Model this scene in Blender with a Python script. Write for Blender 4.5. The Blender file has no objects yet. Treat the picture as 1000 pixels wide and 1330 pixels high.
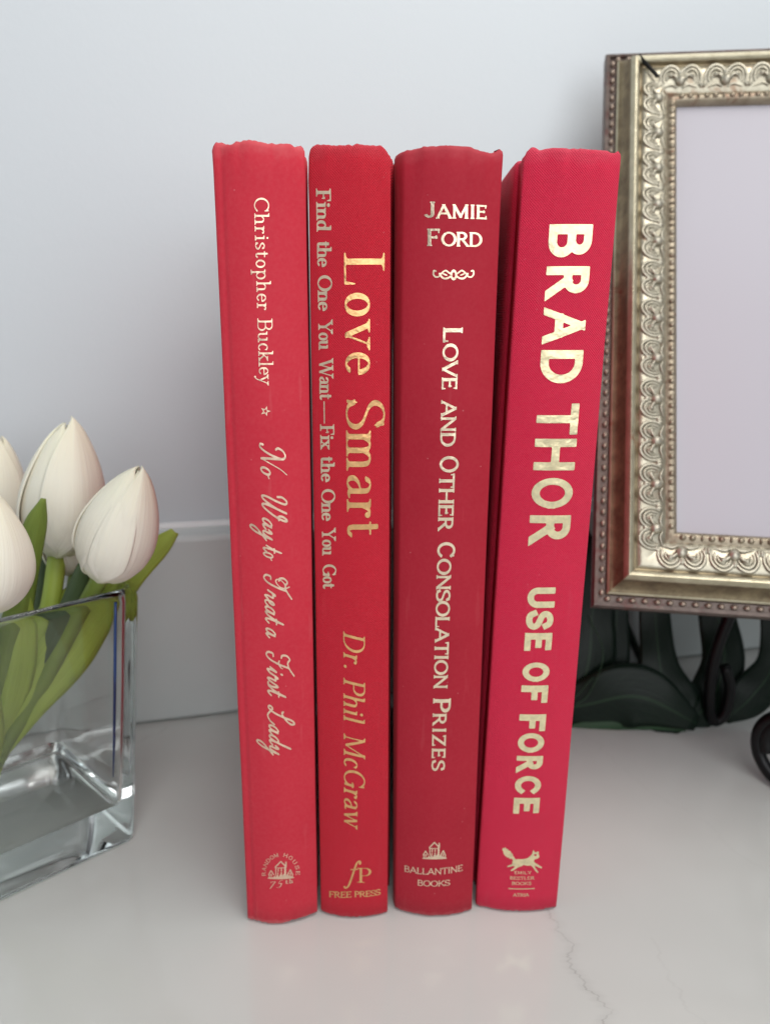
import bpy, bmesh, math, random
import numpy as np
from mathutils import Vector, Matrix, noise
random.seed(7)
R = math.radians
scene = bpy.context.scene
COL = scene.collection

# ------------------------------------------------------------------ camera
cam_d = bpy.data.cameras.new('camera'); cam = bpy.data.objects.new('camera', cam_d); COL.objects.link(cam)
cam_d.sensor_fit = 'VERTICAL'; cam_d.sensor_height = 36.0; cam_d.lens = 25.985
cam_d.clip_start = 0.01; cam_d.clip_end = 50
cx_ = Vector((0.9999365, 0.0029410, 0.0108763)); cy_ = Vector((-0.0112669, 0.2610140, 0.9652693)); cz_ = Vector((0.0, -0.9653305, 0.2610306))
m = Matrix((cx_, cy_, cz_)).transposed().to_4x4(); m.translation = (0, 0, 0.19906)
cam.matrix_world = m
cam_d.dof.use_dof = True; cam_d.dof.focus_distance = 0.196; cam_d.dof.aperture_fstop = 14.0
scene.camera = cam

# ------------------------------------------------------------------ light
world = bpy.data.worlds.new('World'); scene.world = world; world.use_nodes = True
bg = world.node_tree.nodes['Background']; bg.inputs[0].default_value = (0.86, 0.92, 1.0, 1); bg.inputs[1].default_value = 0.22

def area(name, loc, target, sx, sy, power, col):
    d = bpy.data.lights.new(name, 'AREA'); d.shape = 'RECTANGLE'; d.size = sx; d.size_y = sy; d.energy = power; d.color = col
    o = bpy.data.objects.new(name, d); COL.objects.link(o); o.location = loc
    o.rotation_euler = (Vector(target) - Vector(loc)).to_track_quat('-Z', 'Y').to_euler()
    return o
area('front_fill_light', (0.22, -0.42, 0.42), (0.0, 0.22, 0.09), 0.85, 0.7, 4.3, (0.97, 0.98, 1.0))  # added soft lamp close before the books, brightens spines more than wall
area('ceiling_light', (0.26, 0.04, 0.82), (0.03, 0.34, 0.22), 0.8, 0.24, 4.0, (1.0, 0.97, 0.93))
area('side_light', (-1.5, -0.35, 0.55), (0.0, 0.25, 0.1), 0.9, 0.8, 3.2, (0.84, 0.96, 0.98))

scene.view_settings.view_transform = 'Standard'; scene.view_settings.look = 'None'
scene.view_settings.exposure = 0.0; scene.view_settings.gamma = 1.0
scene.cycles.use_denoising = True
scene.cycles.max_bounces = 24; scene.cycles.transmission_bounces = 22; scene.cycles.glossy_bounces = 6
scene.cycles.transparent_max_bounces = 12

# ------------------------------------------------------------------ helpers
def empty(name, loc, rot=(0, 0, 0)):
    o = bpy.data.objects.new(name, None); COL.objects.link(o); o.location = loc; o.rotation_euler = rot; o.empty_display_size = 0.01
    return o
def tag(o, label=None, cat=None, group=None, kind=None):
    if label: o['label'] = label
    if cat: o['category'] = cat
    if group: o['group'] = group
    if kind: o['kind'] = kind
    return o
def mesh(name, verts, faces, mat, parent=None, smooth=True, mats=None, fm=None):
    me = bpy.data.meshes.new(name); me.from_pydata([tuple(v) for v in verts], [], faces); me.update()
    for mt in (mats or [mat]): me.materials.append(mt)
    if fm is not None: me.polygons.foreach_set('material_index', fm)
    if smooth: me.polygons.foreach_set('use_smooth', [True] * len(me.polygons))
    o = bpy.data.objects.new(name, me); COL.objects.link(o)
    if parent is not None: o.parent = parent
    return o
def fixn(o):
    bm = bmesh.new(); bm.from_mesh(o.data); bmesh.ops.recalc_face_normals(bm, faces=bm.faces); bm.to_mesh(o.data); bm.free()
    return o
def catmull(pts, n=8, closed=False):
    P = [np.array(p, float) for p in pts]; out = []
    if len(P) < 3:
        return [P[0] + (P[-1] - P[0]) * k / n for k in range(n + 1)]
    P = [2 * P[0] - P[1]] + P + [2 * P[-1] - P[-2]]
    for i in range(1, len(P) - 2):
        a, b, c, d = P[i - 1:i + 3]
        for k in range(n):
            t = k / n
            out.append(0.5 * (2 * b + (c - a) * t + (2 * a - 5 * b + 4 * c - d) * t * t + (3 * b - a - 3 * c + d) * t ** 3))
    out.append(P[-2]); return out
def tube(name, pts, rad, mat, parent=None, seg=10, n=8, smooth_path=True):
    C = catmull(pts, n) if smooth_path else [np.array(p, float) for p in pts]
    rr = rad if hasattr(rad, '__len__') else None
    V = []; Fc = []; up = np.array([0.13, 0.31, 0.94]); N = len(C)
    prev = None
    for i, c in enumerate(C):
        t = C[min(i + 1, N - 1)] - C[max(i - 1, 0)]; t = t / (np.linalg.norm(t) + 1e-12)
        if prev is None:
            a = np.cross(t, up); a /= np.linalg.norm(a)
        else:
            a = prev - t * prev.dot(t); a /= np.linalg.norm(a)
        prev = a; b = np.cross(t, a)
        r = np.interp(i / (N - 1), np.linspace(0, 1, len(rr)), rr) if rr is not None else rad
        for k in range(seg):
            an = 2 * math.pi * k / seg; V.append(c + (a * math.cos(an) + b * math.sin(an)) * r)
    for i in range(N - 1):
        for k in range(seg):
            k2 = (k + 1) % seg; Fc.append((i * seg + k, i * seg + k2, (i + 1) * seg + k2, (i + 1) * seg + k))
    Fc.append(tuple(range(seg))[::-1]); Fc.append(tuple((N - 1) * seg + k for k in range(seg)))
    return fixn(mesh(name, V, Fc, mat, parent))

# ------------------------------------------------------------------ materials
class NT:
    def __init__(s, name):
        s.m = bpy.data.materials.new(name); s.m.use_nodes = True; s.t = s.m.node_tree; s.b = s.t.nodes['Principled BSDF']
    def n(s, typ, **kw):
        nd = s.t.nodes.new(typ)
        for k, v in kw.items():
            if k.startswith('i_'):
                key = k[2:].replace('_', ' ')
                nd.inputs[int(key) if key.isdigit() else key].default_value = v
            else: setattr(nd, k, v)
        return nd
    def l(s, a, b): s.t.links.new(a, b)
    def set(s, **kw):
        for k, v in kw.items():
            nm = k.replace('_', ' '); s.b.inputs[nm].default_value = v
    def coord(s, out='Object', scale=(1, 1, 1), loc=(0, 0, 0)):
        c = s.n('ShaderNodeTexCoord'); mp = s.n('ShaderNodeMapping'); mp.inputs['Scale'].default_value = scale; mp.inputs['Location'].default_value = loc
        s.l(c.outputs[out], mp.inputs['Vector']); return mp.outputs['Vector']
    def noise(s, vec, scale, detail=4, rough=0.55, dist=0):
        nd = s.n('ShaderNodeTexNoise'); nd.inputs['Scale'].default_value = scale; nd.inputs['Detail'].default_value = detail
        nd.inputs['Roughness'].default_value = rough; nd.inputs['Distortion'].default_value = dist
        s.l(vec, nd.inputs['Vector']); return nd.outputs['Fac']
    def ramp(s, fac, stops, interp='LINEAR'):
        nd = s.n('ShaderNodeValToRGB'); nd.color_ramp.interpolation = interp; e = nd.color_ramp.elements
        while len(e) < len(stops): e.new(0.5)
        for k, (p, c) in enumerate(stops):
            e[k].position = p; e[k].color = (c, c, c, 1) if not hasattr(c, '__len__') else (*c[:3], 1)
        s.l(fac, nd.inputs['Fac']); return nd.outputs['Color']
    def mix(s, fac, a, b, typ='MIX'):
        nd = s.n('ShaderNodeMix', data_type='RGBA', blend_type=typ)
        for sock, v in ((nd.inputs[0], fac), (nd.inputs[6], a), (nd.inputs[7], b)):
            if hasattr(v, 'links') or hasattr(v, 'is_linked'): s.l(v, sock)
            else: sock.default_value = v if not hasattr(v, '__len__') else (*v[:3], 1)
        return nd.outputs[2]
    def math(s, op, a, b=None, c=None):
        nd = s.n('ShaderNodeMath', operation=op)
        for k, v in enumerate((a, b, c)):
            if v is None: continue
            if hasattr(v, 'is_linked'): s.l(v, nd.inputs[k])
            else: nd.inputs[k].default_value = v
        return nd.outputs[0]
    def bump(s, h, strength, dist, prev=None):
        nd = s.n('ShaderNodeBump'); nd.inputs['Strength'].default_value = strength; nd.inputs['Distance'].default_value = dist
        s.l(h, nd.inputs['Height'])
        if prev is not None: s.l(prev, nd.inputs['Normal'])
        return nd.outputs['Normal']

def mat_cloth(name, col, col2, scuff, weave=True, rough=0.62, pitch=0.00064, top=0.24):
    s = NT(name); v = s.coord()
    n1 = s.noise(v, 45, 5, 0.6); n2 = s.noise(v, 900, 3, 0.6)
    c = s.mix(s.ramp(n1, [(0.3, 0.0), (0.72, 1.0)]), col, col2)
    c = s.mix(s.math('MULTIPLY', s.ramp(n2, [(0.35, 0.0), (0.75, 1.0)]), 0.07), c, scuff)
    # worn cloth along the head of the spine and long faint scuffs
    sep = s.n('ShaderNodeSeparateXYZ'); s.l(v, sep.inputs[0])
    zt = s.math('SUBTRACT', sep.outputs['Z'], s.math('MULTIPLY', s.noise(v, 260, 4, 0.6), 0.006))
    wt = s.n('ShaderNodeMapRange'); s.l(zt, wt.inputs[0]); wt.inputs[1].default_value = top - 0.0065; wt.inputs[2].default_value = top - 0.0015
    wear = s.math('MULTIPLY', wt.outputs[0], 0.42)
    zb = s.math('SUBTRACT', sep.outputs['Z'], s.math('MULTIPLY', s.noise(v, 500, 4, 0.6), 0.004))
    wb = s.n('ShaderNodeMapRange'); s.l(zb, wb.inputs[0]); wb.inputs[1].default_value = 0.0004; wb.inputs[2].default_value = -0.0012
    wear = s.math('MAXIMUM', wear, s.math('MULTIPLY', wb.outputs[0], 0.5))
    vs = s.coord(scale=(1, 1, 0.12)); st = s.ramp(s.noise(vs, 420, 2, 0.5), [(0.66, 0.0), (0.74, 1.0)])
    wear = s.math('MAXIMUM', wear, s.math('MULTIPLY', st, 0.10))
    vd = s.n('ShaderNodeTexVoronoi'); vd.inputs['Scale'].default_value = 150; s.l(v, vd.inputs['Vector'])
    speck = s.math('LESS_THAN', vd.outputs['Distance'], 0.035)
    c = s.mix(wear, c, scuff); c = s.mix(s.math('MULTIPLY', speck, 0.12), c, (0.85, 0.6, 0.6))
    s.set(Roughness=rough, Specular_IOR_Level=0.12)
    s.b.inputs['Sheen Weight'].default_value = 0.04; s.b.inputs['Sheen Roughness'].default_value = 0.5
    if weave:
        k = 2 * math.pi / pitch
        wob = s.math('MULTIPLY', s.noise(v, 130, 2, 0.5), 0.0009)
        sx = s.math('SINE', s.math('MULTIPLY', s.math('ADD', sep.outputs['X'], wob), k))
        sz = s.math('SINE', s.math('MULTIPLY', s.math('ADD', sep.outputs['Z'], wob), k * 0.9))
        h = s.math('MULTIPLY', sx, sz)
        h = s.math('ADD', h, s.math('MULTIPLY', s.noise(v, 3500, 2, 0.6), 1.6))
        nb = s.bump(h, 0.9, 0.00018)
        c = s.mix(s.ramp(h, [(0.55, 0.0), (1.0, 0.24)]), c, scuff); c = s.mix(s.ramp(h, [(0.0, 0.22), (0.35, 0.0)]), c, [x * 0.6 for x in col])
    else:
        nb = s.bump(s.noise(v, 2600, 3, 0.65), 0.4, 0.00006)
    nb = s.bump(s.noise(v, 60, 3, 0.5), 0.25, 0.0006, nb); s.l(c, s.b.inputs['Base Color'])
    s.l(nb, s.b.inputs['Normal']); return s.m

def mat_foil(name, col, rough=0.3, worn=0.0):
    s = NT(name); v = s.coord()
    n = s.noise(v, 420, 5, 0.7)
    c = s.mix(s.ramp(n, [(0.3, 0.0), (0.7, 1.0)]), [x * 0.70 for x in col], col)
    s.l(c, s.b.inputs['Base Color']); s.set(Metallic=0.86, Roughness=rough)
    nb = s.bump(s.noise(v, 1500, 4, 0.7), 0.5, 0.00009); nb = s.bump(s.noise(v, 190, 3, 0.65), 0.5, 0.0008, nb)
    s.l(nb, s.b.inputs['Normal'])
    return s.m

def mat_simple(name, col, rough=0.5, metal=0.0, spec=0.5, nscale=None, ncol=None, bump=0.0, bscale=600, bdist=0.0001):
    s = NT(name); v = s.coord(); s.set(Roughness=rough, Metallic=metal, Specular_IOR_Level=spec)
    if nscale:
        s.l(s.mix(s.ramp(s.noise(v, nscale, 5, 0.6), [(0.35, 0.0), (0.68, 1.0)]), col, ncol), s.b.inputs['Base Color'])
    else: s.b.inputs['Base Color'].default_value = (*col, 1)
    if bump: s.l(s.bump(s.noise(v, bscale, 4, 0.6), bump, bdist), s.b.inputs['Normal'])
    return s.m
# ------------------------------------------------------------------ lettering: strokes drawn with an elliptical pen, meshed from a distance field
def arc(cx, cy, rx, ry, a0, a1, n=14):
    return [(cx + rx * math.cos(R(a0 + (a1 - a0) * k / n)), cy + ry * math.sin(R(a0 + (a1 - a0) * k / n))) for k in range(n + 1)]
def cm(*p, n=7): return [tuple(q) for q in catmull(p, n)]
# each glyph: (advance, [(kind, pts)]); kinds: k thick pen, n thin pen, s serif bar (x, y, left, right), v beak (x, y0, y1)
SC = cm((.58, .80), (.50, .95), (.31, 1), (.12, .92), (.05, .75), (.14, .6), (.33, .51), (.53, .41), (.62, .25), (.54, .07), (.31, 0), (.11, .06), (.03, .22))
U = {
 'A': (.90, [('n', [(.06, 0), (.44, 1)]), ('k', [(.44, 1), (.84, 0)]), ('n', [(.19, .34), (.70, .34)]), ('s', (.06, 0, .11, .12)), ('s', (.84, 0, .14, .12))]),
 'B': (.74, [('k', [(.14, 0), (.14, 1)]), ('b', [(.14, 1), (.38, 1)] + arc(.38, .765, .22, .235, 90, -90) + [(.14, .53)]), ('b', [(.14, .53), (.42, .53)] + arc(.42, .265, .24, .265, 90, -90) + [(.14, 0)]), ('s', (.14, 0, .14, 0)), ('s', (.14, 1, .14, 0))]),
 'C': (.86, [('b', arc(.47, .5, .40, .5, 40, 320, 24)), ('v', (.79, .98, .70)), ]),
 'D': (.88, [('k', [(.14, 0), (.14, 1)]), ('b', [(.14, 1), (.36, 1)] + arc(.36, .5, .42, .5, 90, -90, 20) + [(.14, 0)]), ('s', (.14, 0, .14, 0)), ('s', (.14, 1, .14, 0))]),
 'E': (.72, [('k', [(.14, 0), (.14, 1)]), ('n', [(.14, 1), (.60, 1)]), ('n', [(.14, .52), (.50, .52)]), ('n', [(.14, 0), (.63, 0)]), ('s', (.14, 0, .14, 0)), ('s', (.14, 1, .14, 0)), ('v', (.61, 1, .78)), ('v', (.64, 0, .22)), ('v', (.50, .63, .41))]),
 'F': (.68, [('k', [(.14, 0), (.14, 1)]), ('n', [(.14, 1), (.60, 1)]), ('n', [(.14, .50), (.48, .50)]), ('s', (.14, 0, .14, .15)), ('s', (.14, 1, .14, 0)), ('v', (.61, 1, .77)), ('v', (.48, .61, .39))]),
 'G': (.92, [('b', arc(.47, .5, .40, .5, 42, 325, 24)), ('v', (.79, .98, .72)), ('k', [(.79, .02), (.79, .40)]), ('s', (.79, .40, .15, .1))]),
 'H': (.92, [('k', [(.14, 0), (.14, 1)]), ('k', [(.78, 0), (.78, 1)]), ('n', [(.14, .51), (.78, .51)]), ('s', (.14, 0, .14, .14)), ('s', (.14, 1, .14, .14)), ('s', (.78, 0, .14, .14)), ('s', (.78, 1, .14, .14))]),
 'I': (.34, [('k', [(.17, 0), (.17, 1)]), ('s', (.17, 0, .14, .14)), ('s', (.17, 1, .14, .14))]),
 'J': (.52, [('b', [(.34, 1), (.34, .25)] + arc(.17, .2, .17, .2, 0, -150, 8)), ('s', (.34, 1, .14, .14))]),
 'K': (.86, [('k', [(.14, 0), (.14, 1)]), ('n', [(.14, .36), (.70, 1)]), ('k', [(.33, .56), (.76, 0)]), ('s', (.14, 0, .14, .14)), ('s', (.14, 1, .14, .14)), ('s', (.70, 1, .13, .1)), ('s', (.76, 0, .13, .12))]),
 'L': (.70, [('k', [(.14, 0), (.14, 1)]), ('n', [(.14, 0), (.62, 0)]), ('s', (.14, 0, .14, 0)), ('s', (.14, 1, .14, .15)), ('v', (.63, 0, .26))]),
 'M': (1.06, [('n', [(.14, 0), (.14, 1)]), ('k', [(.14, 1), (.53, .08)]), ('n', [(.53, .08), (.90, 1)]), ('k', [(.90, 1), (.90, 0)]), ('s', (.14, 0, .13, .13)), ('s', (.14, 1, .12, 0)), ('s', (.90, 0, .14, .14)), ('s', (.90, 1, 0, .12))]),
 'N': (.94, [('n', [(.14, 0), (.14, 1)]), ('k', [(.14, 1), (.79, 0)]), ('n', [(.79, 0), (.79, 1)]), ('s', (.14, 0, .13, .13)), ('s', (.14, 1, .13, 0)), ('s', (.79, 1, .13, .13))]),
 'O': (.94, [('b', arc(.47, .5, .40, .5, 0, 360, 30))]),
 'P': (.70, [('k', [(.14, 0), (.14, 1)]), ('b', [(.14, 1), (.38, 1)] + arc(.38, .735, .24, .265, 90, -90) + [(.14, .47)]), ('s', (.14, 0, .14, .15)), ('s', (.14, 1, .14, 0))]),
 'R': (.82, [('k', [(.14, 0), (.14, 1)]), ('b', [(.14, 1), (.38, 1)] + arc(.38, .75, .23, .25, 90, -90) + [(.14, .50)]), ('k', [(.38, .50), (.72, 0)]), ('s', (.14, 0, .14, .14)), ('s', (.14, 1, .14, 0)), ('s', (.73, 0, .08, .12))]),
 'S': (.66, [('b', SC), ('v', (.58, .99, .74)), ('v', (.04, .01, .28))]),
 'T': (.80, [('k', [(.40, 0), (.40, 1)]), ('n', [(.06, 1), (.74, 1)]), ('s', (.40, 0, .15, .15)), ('v', (.05, 1, .76)), ('v', (.75, 1, .76))]),
 'U': (.90, [('b', [(.15, 1), (.15, .32)] + arc(.45, .32, .30, .32, 180, 360, 16) + [(.75, 1)]), ('s', (.15, 1, .13, .13)), ('s', (.75, 1, .13, .13))]),
 'V': (.88, [('k', [(.06, 1), (.45, 0)]), ('n', [(.45, 0), (.82, 1)]), ('s', (.06, 1, .1, .14)), ('s', (.82, 1, .12, .1))]),
 'W': (1.22, [('k', [(.06, 1), (.36, 0)]), ('n', [(.36, 0), (.60, .92)]), ('k', [(.57, 1), (.87, 0)]), ('n', [(.87, 0), (1.16, 1)]), ('s', (.06, 1, .1, .14)), ('s', (.57, 1, .12, .12)), ('s', (1.16, 1, .12, .1))]),
 'Y': (.84, [('k', [(.07, 1), (.43, .46)]), ('n', [(.43, .46), (.77, 1)]), ('k', [(.43, .46), (.43, 0)]), ('s', (.43, 0, .14, .14)), ('s', (.07, 1, .1, .14)), ('s', (.77, 1, .12, .1))]),
 'Z': (.74, [('n', [(.08, 1), (.66, 1)]), ('k', [(.64, 1), (.08, 0)]), ('n', [(.08, 0), (.68, 0)]), ('v', (.08, 1, .80)), ('v', (.69, 0, .22))]),
}
X = .62
L = {
 'a': (.56, [('b', cm((.09, .50), (.16, .60), (.27, X), (.38, .56), (.40, .42)) + [(.40, .10)] + cm((.40, .10), (.43, .02), (.53, .05))), ('b', cm((.40, .36), (.2, .31), (.08, .2), (.09, .06), (.2, 0), (.33, .06), (.40, .14)))]),
 'b': (.60, [('k', [(.13, 0), (.13, 1)]), ('b', arc(.33, .31, .20, .31, 150, -150, 20)), ('s', (.13, 1, .1, 0))]),
 'c': (.50, [('b', arc(.28, .31, .20, .31, 50, 310, 20)), ('v', (.42, .58, .46))]),
 'd': (.62, [('k', [(.46, .0), (.46, 1)]), ('b', arc(.27, .31, .20, .31, 30, 330, 20)), ('s', (.46, 1, .11, 0)), ('s', (.46, 0, 0, .11))]),
 'e': (.52, [('b', arc(.27, .31, .20, .31, 5, 318, 22)), ('n', [(.09, .34), (.47, .34)])]),
 'f': (.50, [('b', cm((.60, .88), (.54, 1.0), (.44, .97), (.36, .80), (.26, .2), (.18, -.15), (.04, -.28), (-.06, -.2))), ('n', [(.12, .62), (.52, .62)]), ('d', (.59, .90))]),
 'h': (.66, [('k', [(.13, 0), (.13, 1)]), ('b', cm((.13, .44), (.22, .57), (.34, X), (.46, .56), (.49, .42)) + [(.49, 0)]), ('s', (.13, 1, .1, 0)), ('s', (.13, 0, .1, .1)), ('s', (.49, 0, .1, .11))]),
 'i': (.32, [('k', [(.16, 0), (.16, X)]), ('s', (.16, X, .11, 0)), ('s', (.16, 0, .11, .11)), ('d', (.15, .86))]),
 'k': (.62, [('k', [(.13, 0), (.13, 1)]), ('n', [(.13, .24), (.44, X)]), ('k', [(.25, .37), (.52, 0)]), ('s', (.13, 1, .1, 0)), ('s', (.13, 0, .1, .1)), ('s', (.44, X, .1, .1)), ('s', (.52, 0, .1, .1))]),
 'l': (.30, [('k', [(.15, 0), (.15, 1)]), ('s', (.15, 1, .11, 0)), ('s', (.15, 0, .11, .11))]),
 'm': (1.0, [('k', [(.13, 0), (.13, X)]), ('b', cm((.13, .44), (.21, .57), (.32, X), (.43, .56), (.46, .42)) + [(.46, 0)]), ('b', cm((.46, .44), (.54, .57), (.66, X), (.77, .56), (.80, .42)) + [(.80, 0)]), ('s', (.13, X, .1, 0)), ('s', (.13, 0, .1, .1)), ('s', (.46, 0, .1, .1)), ('s', (.80, 0, .1, .11))]),
 'n': (.66, [('k', [(.13, 0), (.13, X)]), ('b', cm((.13, .44), (.22, .57), (.34, X), (.46, .56), (.49, .42)) + [(.49, 0)]), ('s', (.13, X, .1, 0)), ('s', (.13, 0, .1, .1)), ('s', (.49, 0, .1, .11))]),
 'o': (.56, [('b', arc(.28, .31, .20, .31, 0, 360, 26))]),
 'p': (.62, [('k', [(.14, -.38), (.14, X)]), ('b', arc(.34, .31, .20, .31, 150, -150, 20)), ('s', (.14, X, .1, 0)), ('s', (.14, -.38, .1, .12))]),
 'r': (.46, [('k', [(.13, 0), (.13, X)]), ('b', cm((.13, .40), (.2, .54), (.30, .61), (.38, .58))), ('d', (.38, .55)), ('s', (.13, X, .1, 0)), ('s', (.13, 0, .1, .12))]),
 's': (.44, [('b', cm((.36, .50), (.30, .60), (.2, X), (.09, .56), (.07, .46), (.14, .37), (.26, .30), (.37, .22), (.36, .08), (.22, 0), (.1, .04), (.05, .15))), ('v', (.36, .61, .46)), ('v', (.05, .01, .17))]),
 't': (.40, [('b', [(.16, .82), (.16, .14)] + cm((.16, .14), (.2, .02), (.29, .01), (.37, .1))), ('n', [(.04, X), (.35, X)])]),
 'u': (.66, [('b', [(.13, X), (.13, .2)] + cm((.13, .2), (.17, .05), (.28, 0), (.40, .05), (.48, .18))), ('k', [(.49, X), (.49, 0)]), ('s', (.13, X, .1, 0)), ('s', (.49, X, .1, 0)), ('s', (.49, 0, 0, .12))]),
 'v': (.58, [('k', [(.07, X), (.30, 0)]), ('n', [(.30, 0), (.51, X)]), ('s', (.07, X, .09, .12)), ('s', (.51, X, .11, .09))]),
 'w': (.84, [('k', [(.07, X), (.26, 0)]), ('n', [(.26, 0), (.42, X)]), ('k', [(.42, X), (.60, 0)]), ('n', [(.60, 0), (.77, X)]), ('s', (.07, X, .09, .1)), ('s', (.77, X, .1, .09))]),
 'x': (.58, [('k', [(.08, X), (.48, 0)]), ('n', [(.08, 0), (.47, X)]), ('s', (.08, X, .09, .1)), ('s', (.47, X, .09, .1)), ('s', (.08, 0, .09, .1)), ('s', (.48, 0, .1, .1))]),
 'y': (.58, [('k', [(.07, X), (.30, .02)]), ('n', cm((.51, X), (.30, .02), (.2, -.24), (.08, -.34))), ('d', (.08, -.31)), ('s', (.07, X, .09, .12)), ('s', (.51, X, .11, .09))]),
 '.': (.30, [('d', (.14, .06))]),
 '—': (1.0, [('n', [(.02, .30), (.98, .30)])]),
 '7': (.60, [('n', [(.08, .92), (.52, .92)]), ('k', [(.52, .92), (.2, 0)]), ('v', (.08, .95, .74))]),
 '5': (.58, [('n', [(.2, .95), (.50, .95)]), ('n', [(.19, .95), (.13, .54)]), ('b', cm((.13, .54), (.3, .58), (.45, .46), (.46, .2), (.3, .01), (.1, .04)))]),
}
# joined formal script; unslanted here, sheared when drawn
SX = .37
SCR = {
 'N': (.96, [('b', cm((.02, .62), (-.08, .72), (-.03, .92), (.16, 1.0), (.32, .86), (.34, .55), (.30, .22), (.20, .0), (.06, .0), (.03, .12))), ('k', cm((.30, .92), (.42, .62), (.56, .25), (.66, .02))), ('n', cm((.66, .02), (.72, .4), (.80, .8), (.92, 1.04)))]),
 'o': (.42, [('b', arc(.17, .185, .13, .185, 60, 420, 20)), ('n', cm((.24, .33), (.32, .28), (.44, .32)))]),
 'W': (1.16, [('b', cm((.0, .62), (-.06, .82), (.06, 1.0), (.2, .92), (.21, .6), (.17, .2), (.24, .0), (.38, .12), (.54, .6), (.58, .98))), ('b', cm((.58, .98), (.54, .55), (.53, .15), (.62, .0), (.76, .15), (.92, .55), (.96, .9), (.88, 1.0), (.80, .84), (.86, .66), (1.02, .66)))]),
 'a': (.50, [('b', cm((.30, .32), (.20, .37), (.07, .26), (.04, .1), (.12, .0), (.24, .1), (.32, .36), (.30, .12), (.35, .0), (.50, .13)))]),
 'y': (.50, [('b', cm((-.02, .24), (.08, .37), (.12, .24), (.10, .07), (.18, .0), (.28, .1), (.36, .37))), ('b', cm((.36, .37), (.34, .0), (.31, -.32), (.20, -.52), (.09, -.44), (.14, -.24), (.50, .13)))]),
 't': (.36, [('b', cm((-.02, .12), (.10, .4), (.18, .72), (.14, .3), (.15, .06), (.23, .0), (.36, .13))), ('n', [(.02, .44), (.32, .44)])]),
 'T': (.86, [('b', cm((.18, .58), (.04, .62), (-.02, .80), (.12, .92), (.30, .84), (.50, .86), (.70, .96), (.88, 1.08))), ('b', cm((.56, .86), (.54, .5), (.46, .14), (.30, -.02), (.12, .06), (.10, .24), (.24, .26))), ('n', cm((.30, .84), (.14, .72), (.12, .52), (.28, .46), (.46, .62), (.44, .84), (.30, 1.0)))]),
 'F': (.86, [('b', cm((.18, .58), (.04, .62), (-.02, .80), (.12, .92), (.30, .84), (.50, .86), (.70, .96), (.88, 1.08))), ('b', cm((.56, .86), (.54, .5), (.46, .14), (.30, -.02), (.12, .06), (.10, .24), (.24, .26))), ('n', cm((.34, .50), (.50, .47), (.66, .54), (.70, .62)))]),
 'r': (.42, [('b', cm((-.02, .12), (.08, .38), (.14, .42), (.14, .32), (.28, .33), (.25, .12), (.30, .0), (.42, .13)))]),
 'e': (.36, [('b', cm((-.02, .12), (.14, .16), (.22, .28), (.17, .37), (.08, .28), (.07, .1), (.15, .0), (.26, .03), (.36, .13)))]),
 'i': (.30, [('b', cm((-.02, .12), (.12, .37), (.10, .15), (.15, .0), (.30, .13))), ('d', (.15, .58))]),
 's': (.34, [('b', cm((-.02, .12), (.13, .42), (.22, .2), (.17, .02), (.05, .03))), ('n', cm((.17, .02), (.26, .04), (.34, .13)))]),
 'L': (.92, [('b', cm((.06, .60), (.16, .54), (.40, .66), (.56, .88), (.48, 1.04), (.36, .92), (.32, .55), (.26, .2), (.12, .0), (.0, .06), (.08, .17), (.30, .05), (.52, -.04), (.74, .04), (.86, .22)))]),
 'd': (.52, [('b', cm((.30, .32), (.20, .37), (.07, .26), (.04, .1), (.12, .0), (.24, .1), (.34, .45), (.40, .86), (.32, .40), (.31, .10), (.37, .0), (.52, .13)))]),
}
def poly_sd(X_, Y_, pts):
    P = np.array(pts, float); n = len(P); d = np.full(X_.shape, 1e9); ins = np.zeros(X_.shape, bool)
    for i in range(n):
        a = P[i]; b = P[(i + 1) % n]; e = b - a; L2 = e @ e + 1e-12
        t = np.clip(((X_ - a[0]) * e[0] + (Y_ - a[1]) * e[1]) / L2, 0, 1)
        d = np.minimum(d, np.hypot(X_ - a[0] - t * e[0], Y_ - a[1] - t * e[1]))
        c = ((a[1] > Y_) != (b[1] > Y_)) & (X_ < (b[0] - a[0]) * (Y_ - a[1]) / (b[1] - a[1] + 1e-12) + a[0]); ins ^= c
    return np.where(ins, -d, d)
def stroke_sd(X_, Y_, pts, pa, pb, cap):
    P = np.array(pts, float); d = np.full(X_.shape, 1e9); n = len(P)
    for i in range(n - 1):
        a = P[i] / (pa, pb); b = P[i + 1] / (pa, pb); e = b - a; L_ = math.hypot(*e)
        if L_ < 1e-9: continue
        e = e / L_; qx = X_ / pa - a[0]; qy = Y_ / pb - a[1]; t = qx * e[0] + qy * e[1]; perp = np.abs(qx * e[1] - qy * e[0])
        o0 = np.maximum(-t, 0); o1 = np.maximum(t - L_, 0)
        dd = np.hypot(perp, o0 + o1)
        if cap:
            if i == 0: dd = np.where(o0 > 0, np.maximum(perp, o0 * cap), dd)
            if i == n - 2: dd = np.where(o1 > 0, np.maximum(perp, o1 * cap), dd)
        d = np.minimum(d, dd)
    return (d - 1) * min(pa, pb)
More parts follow.
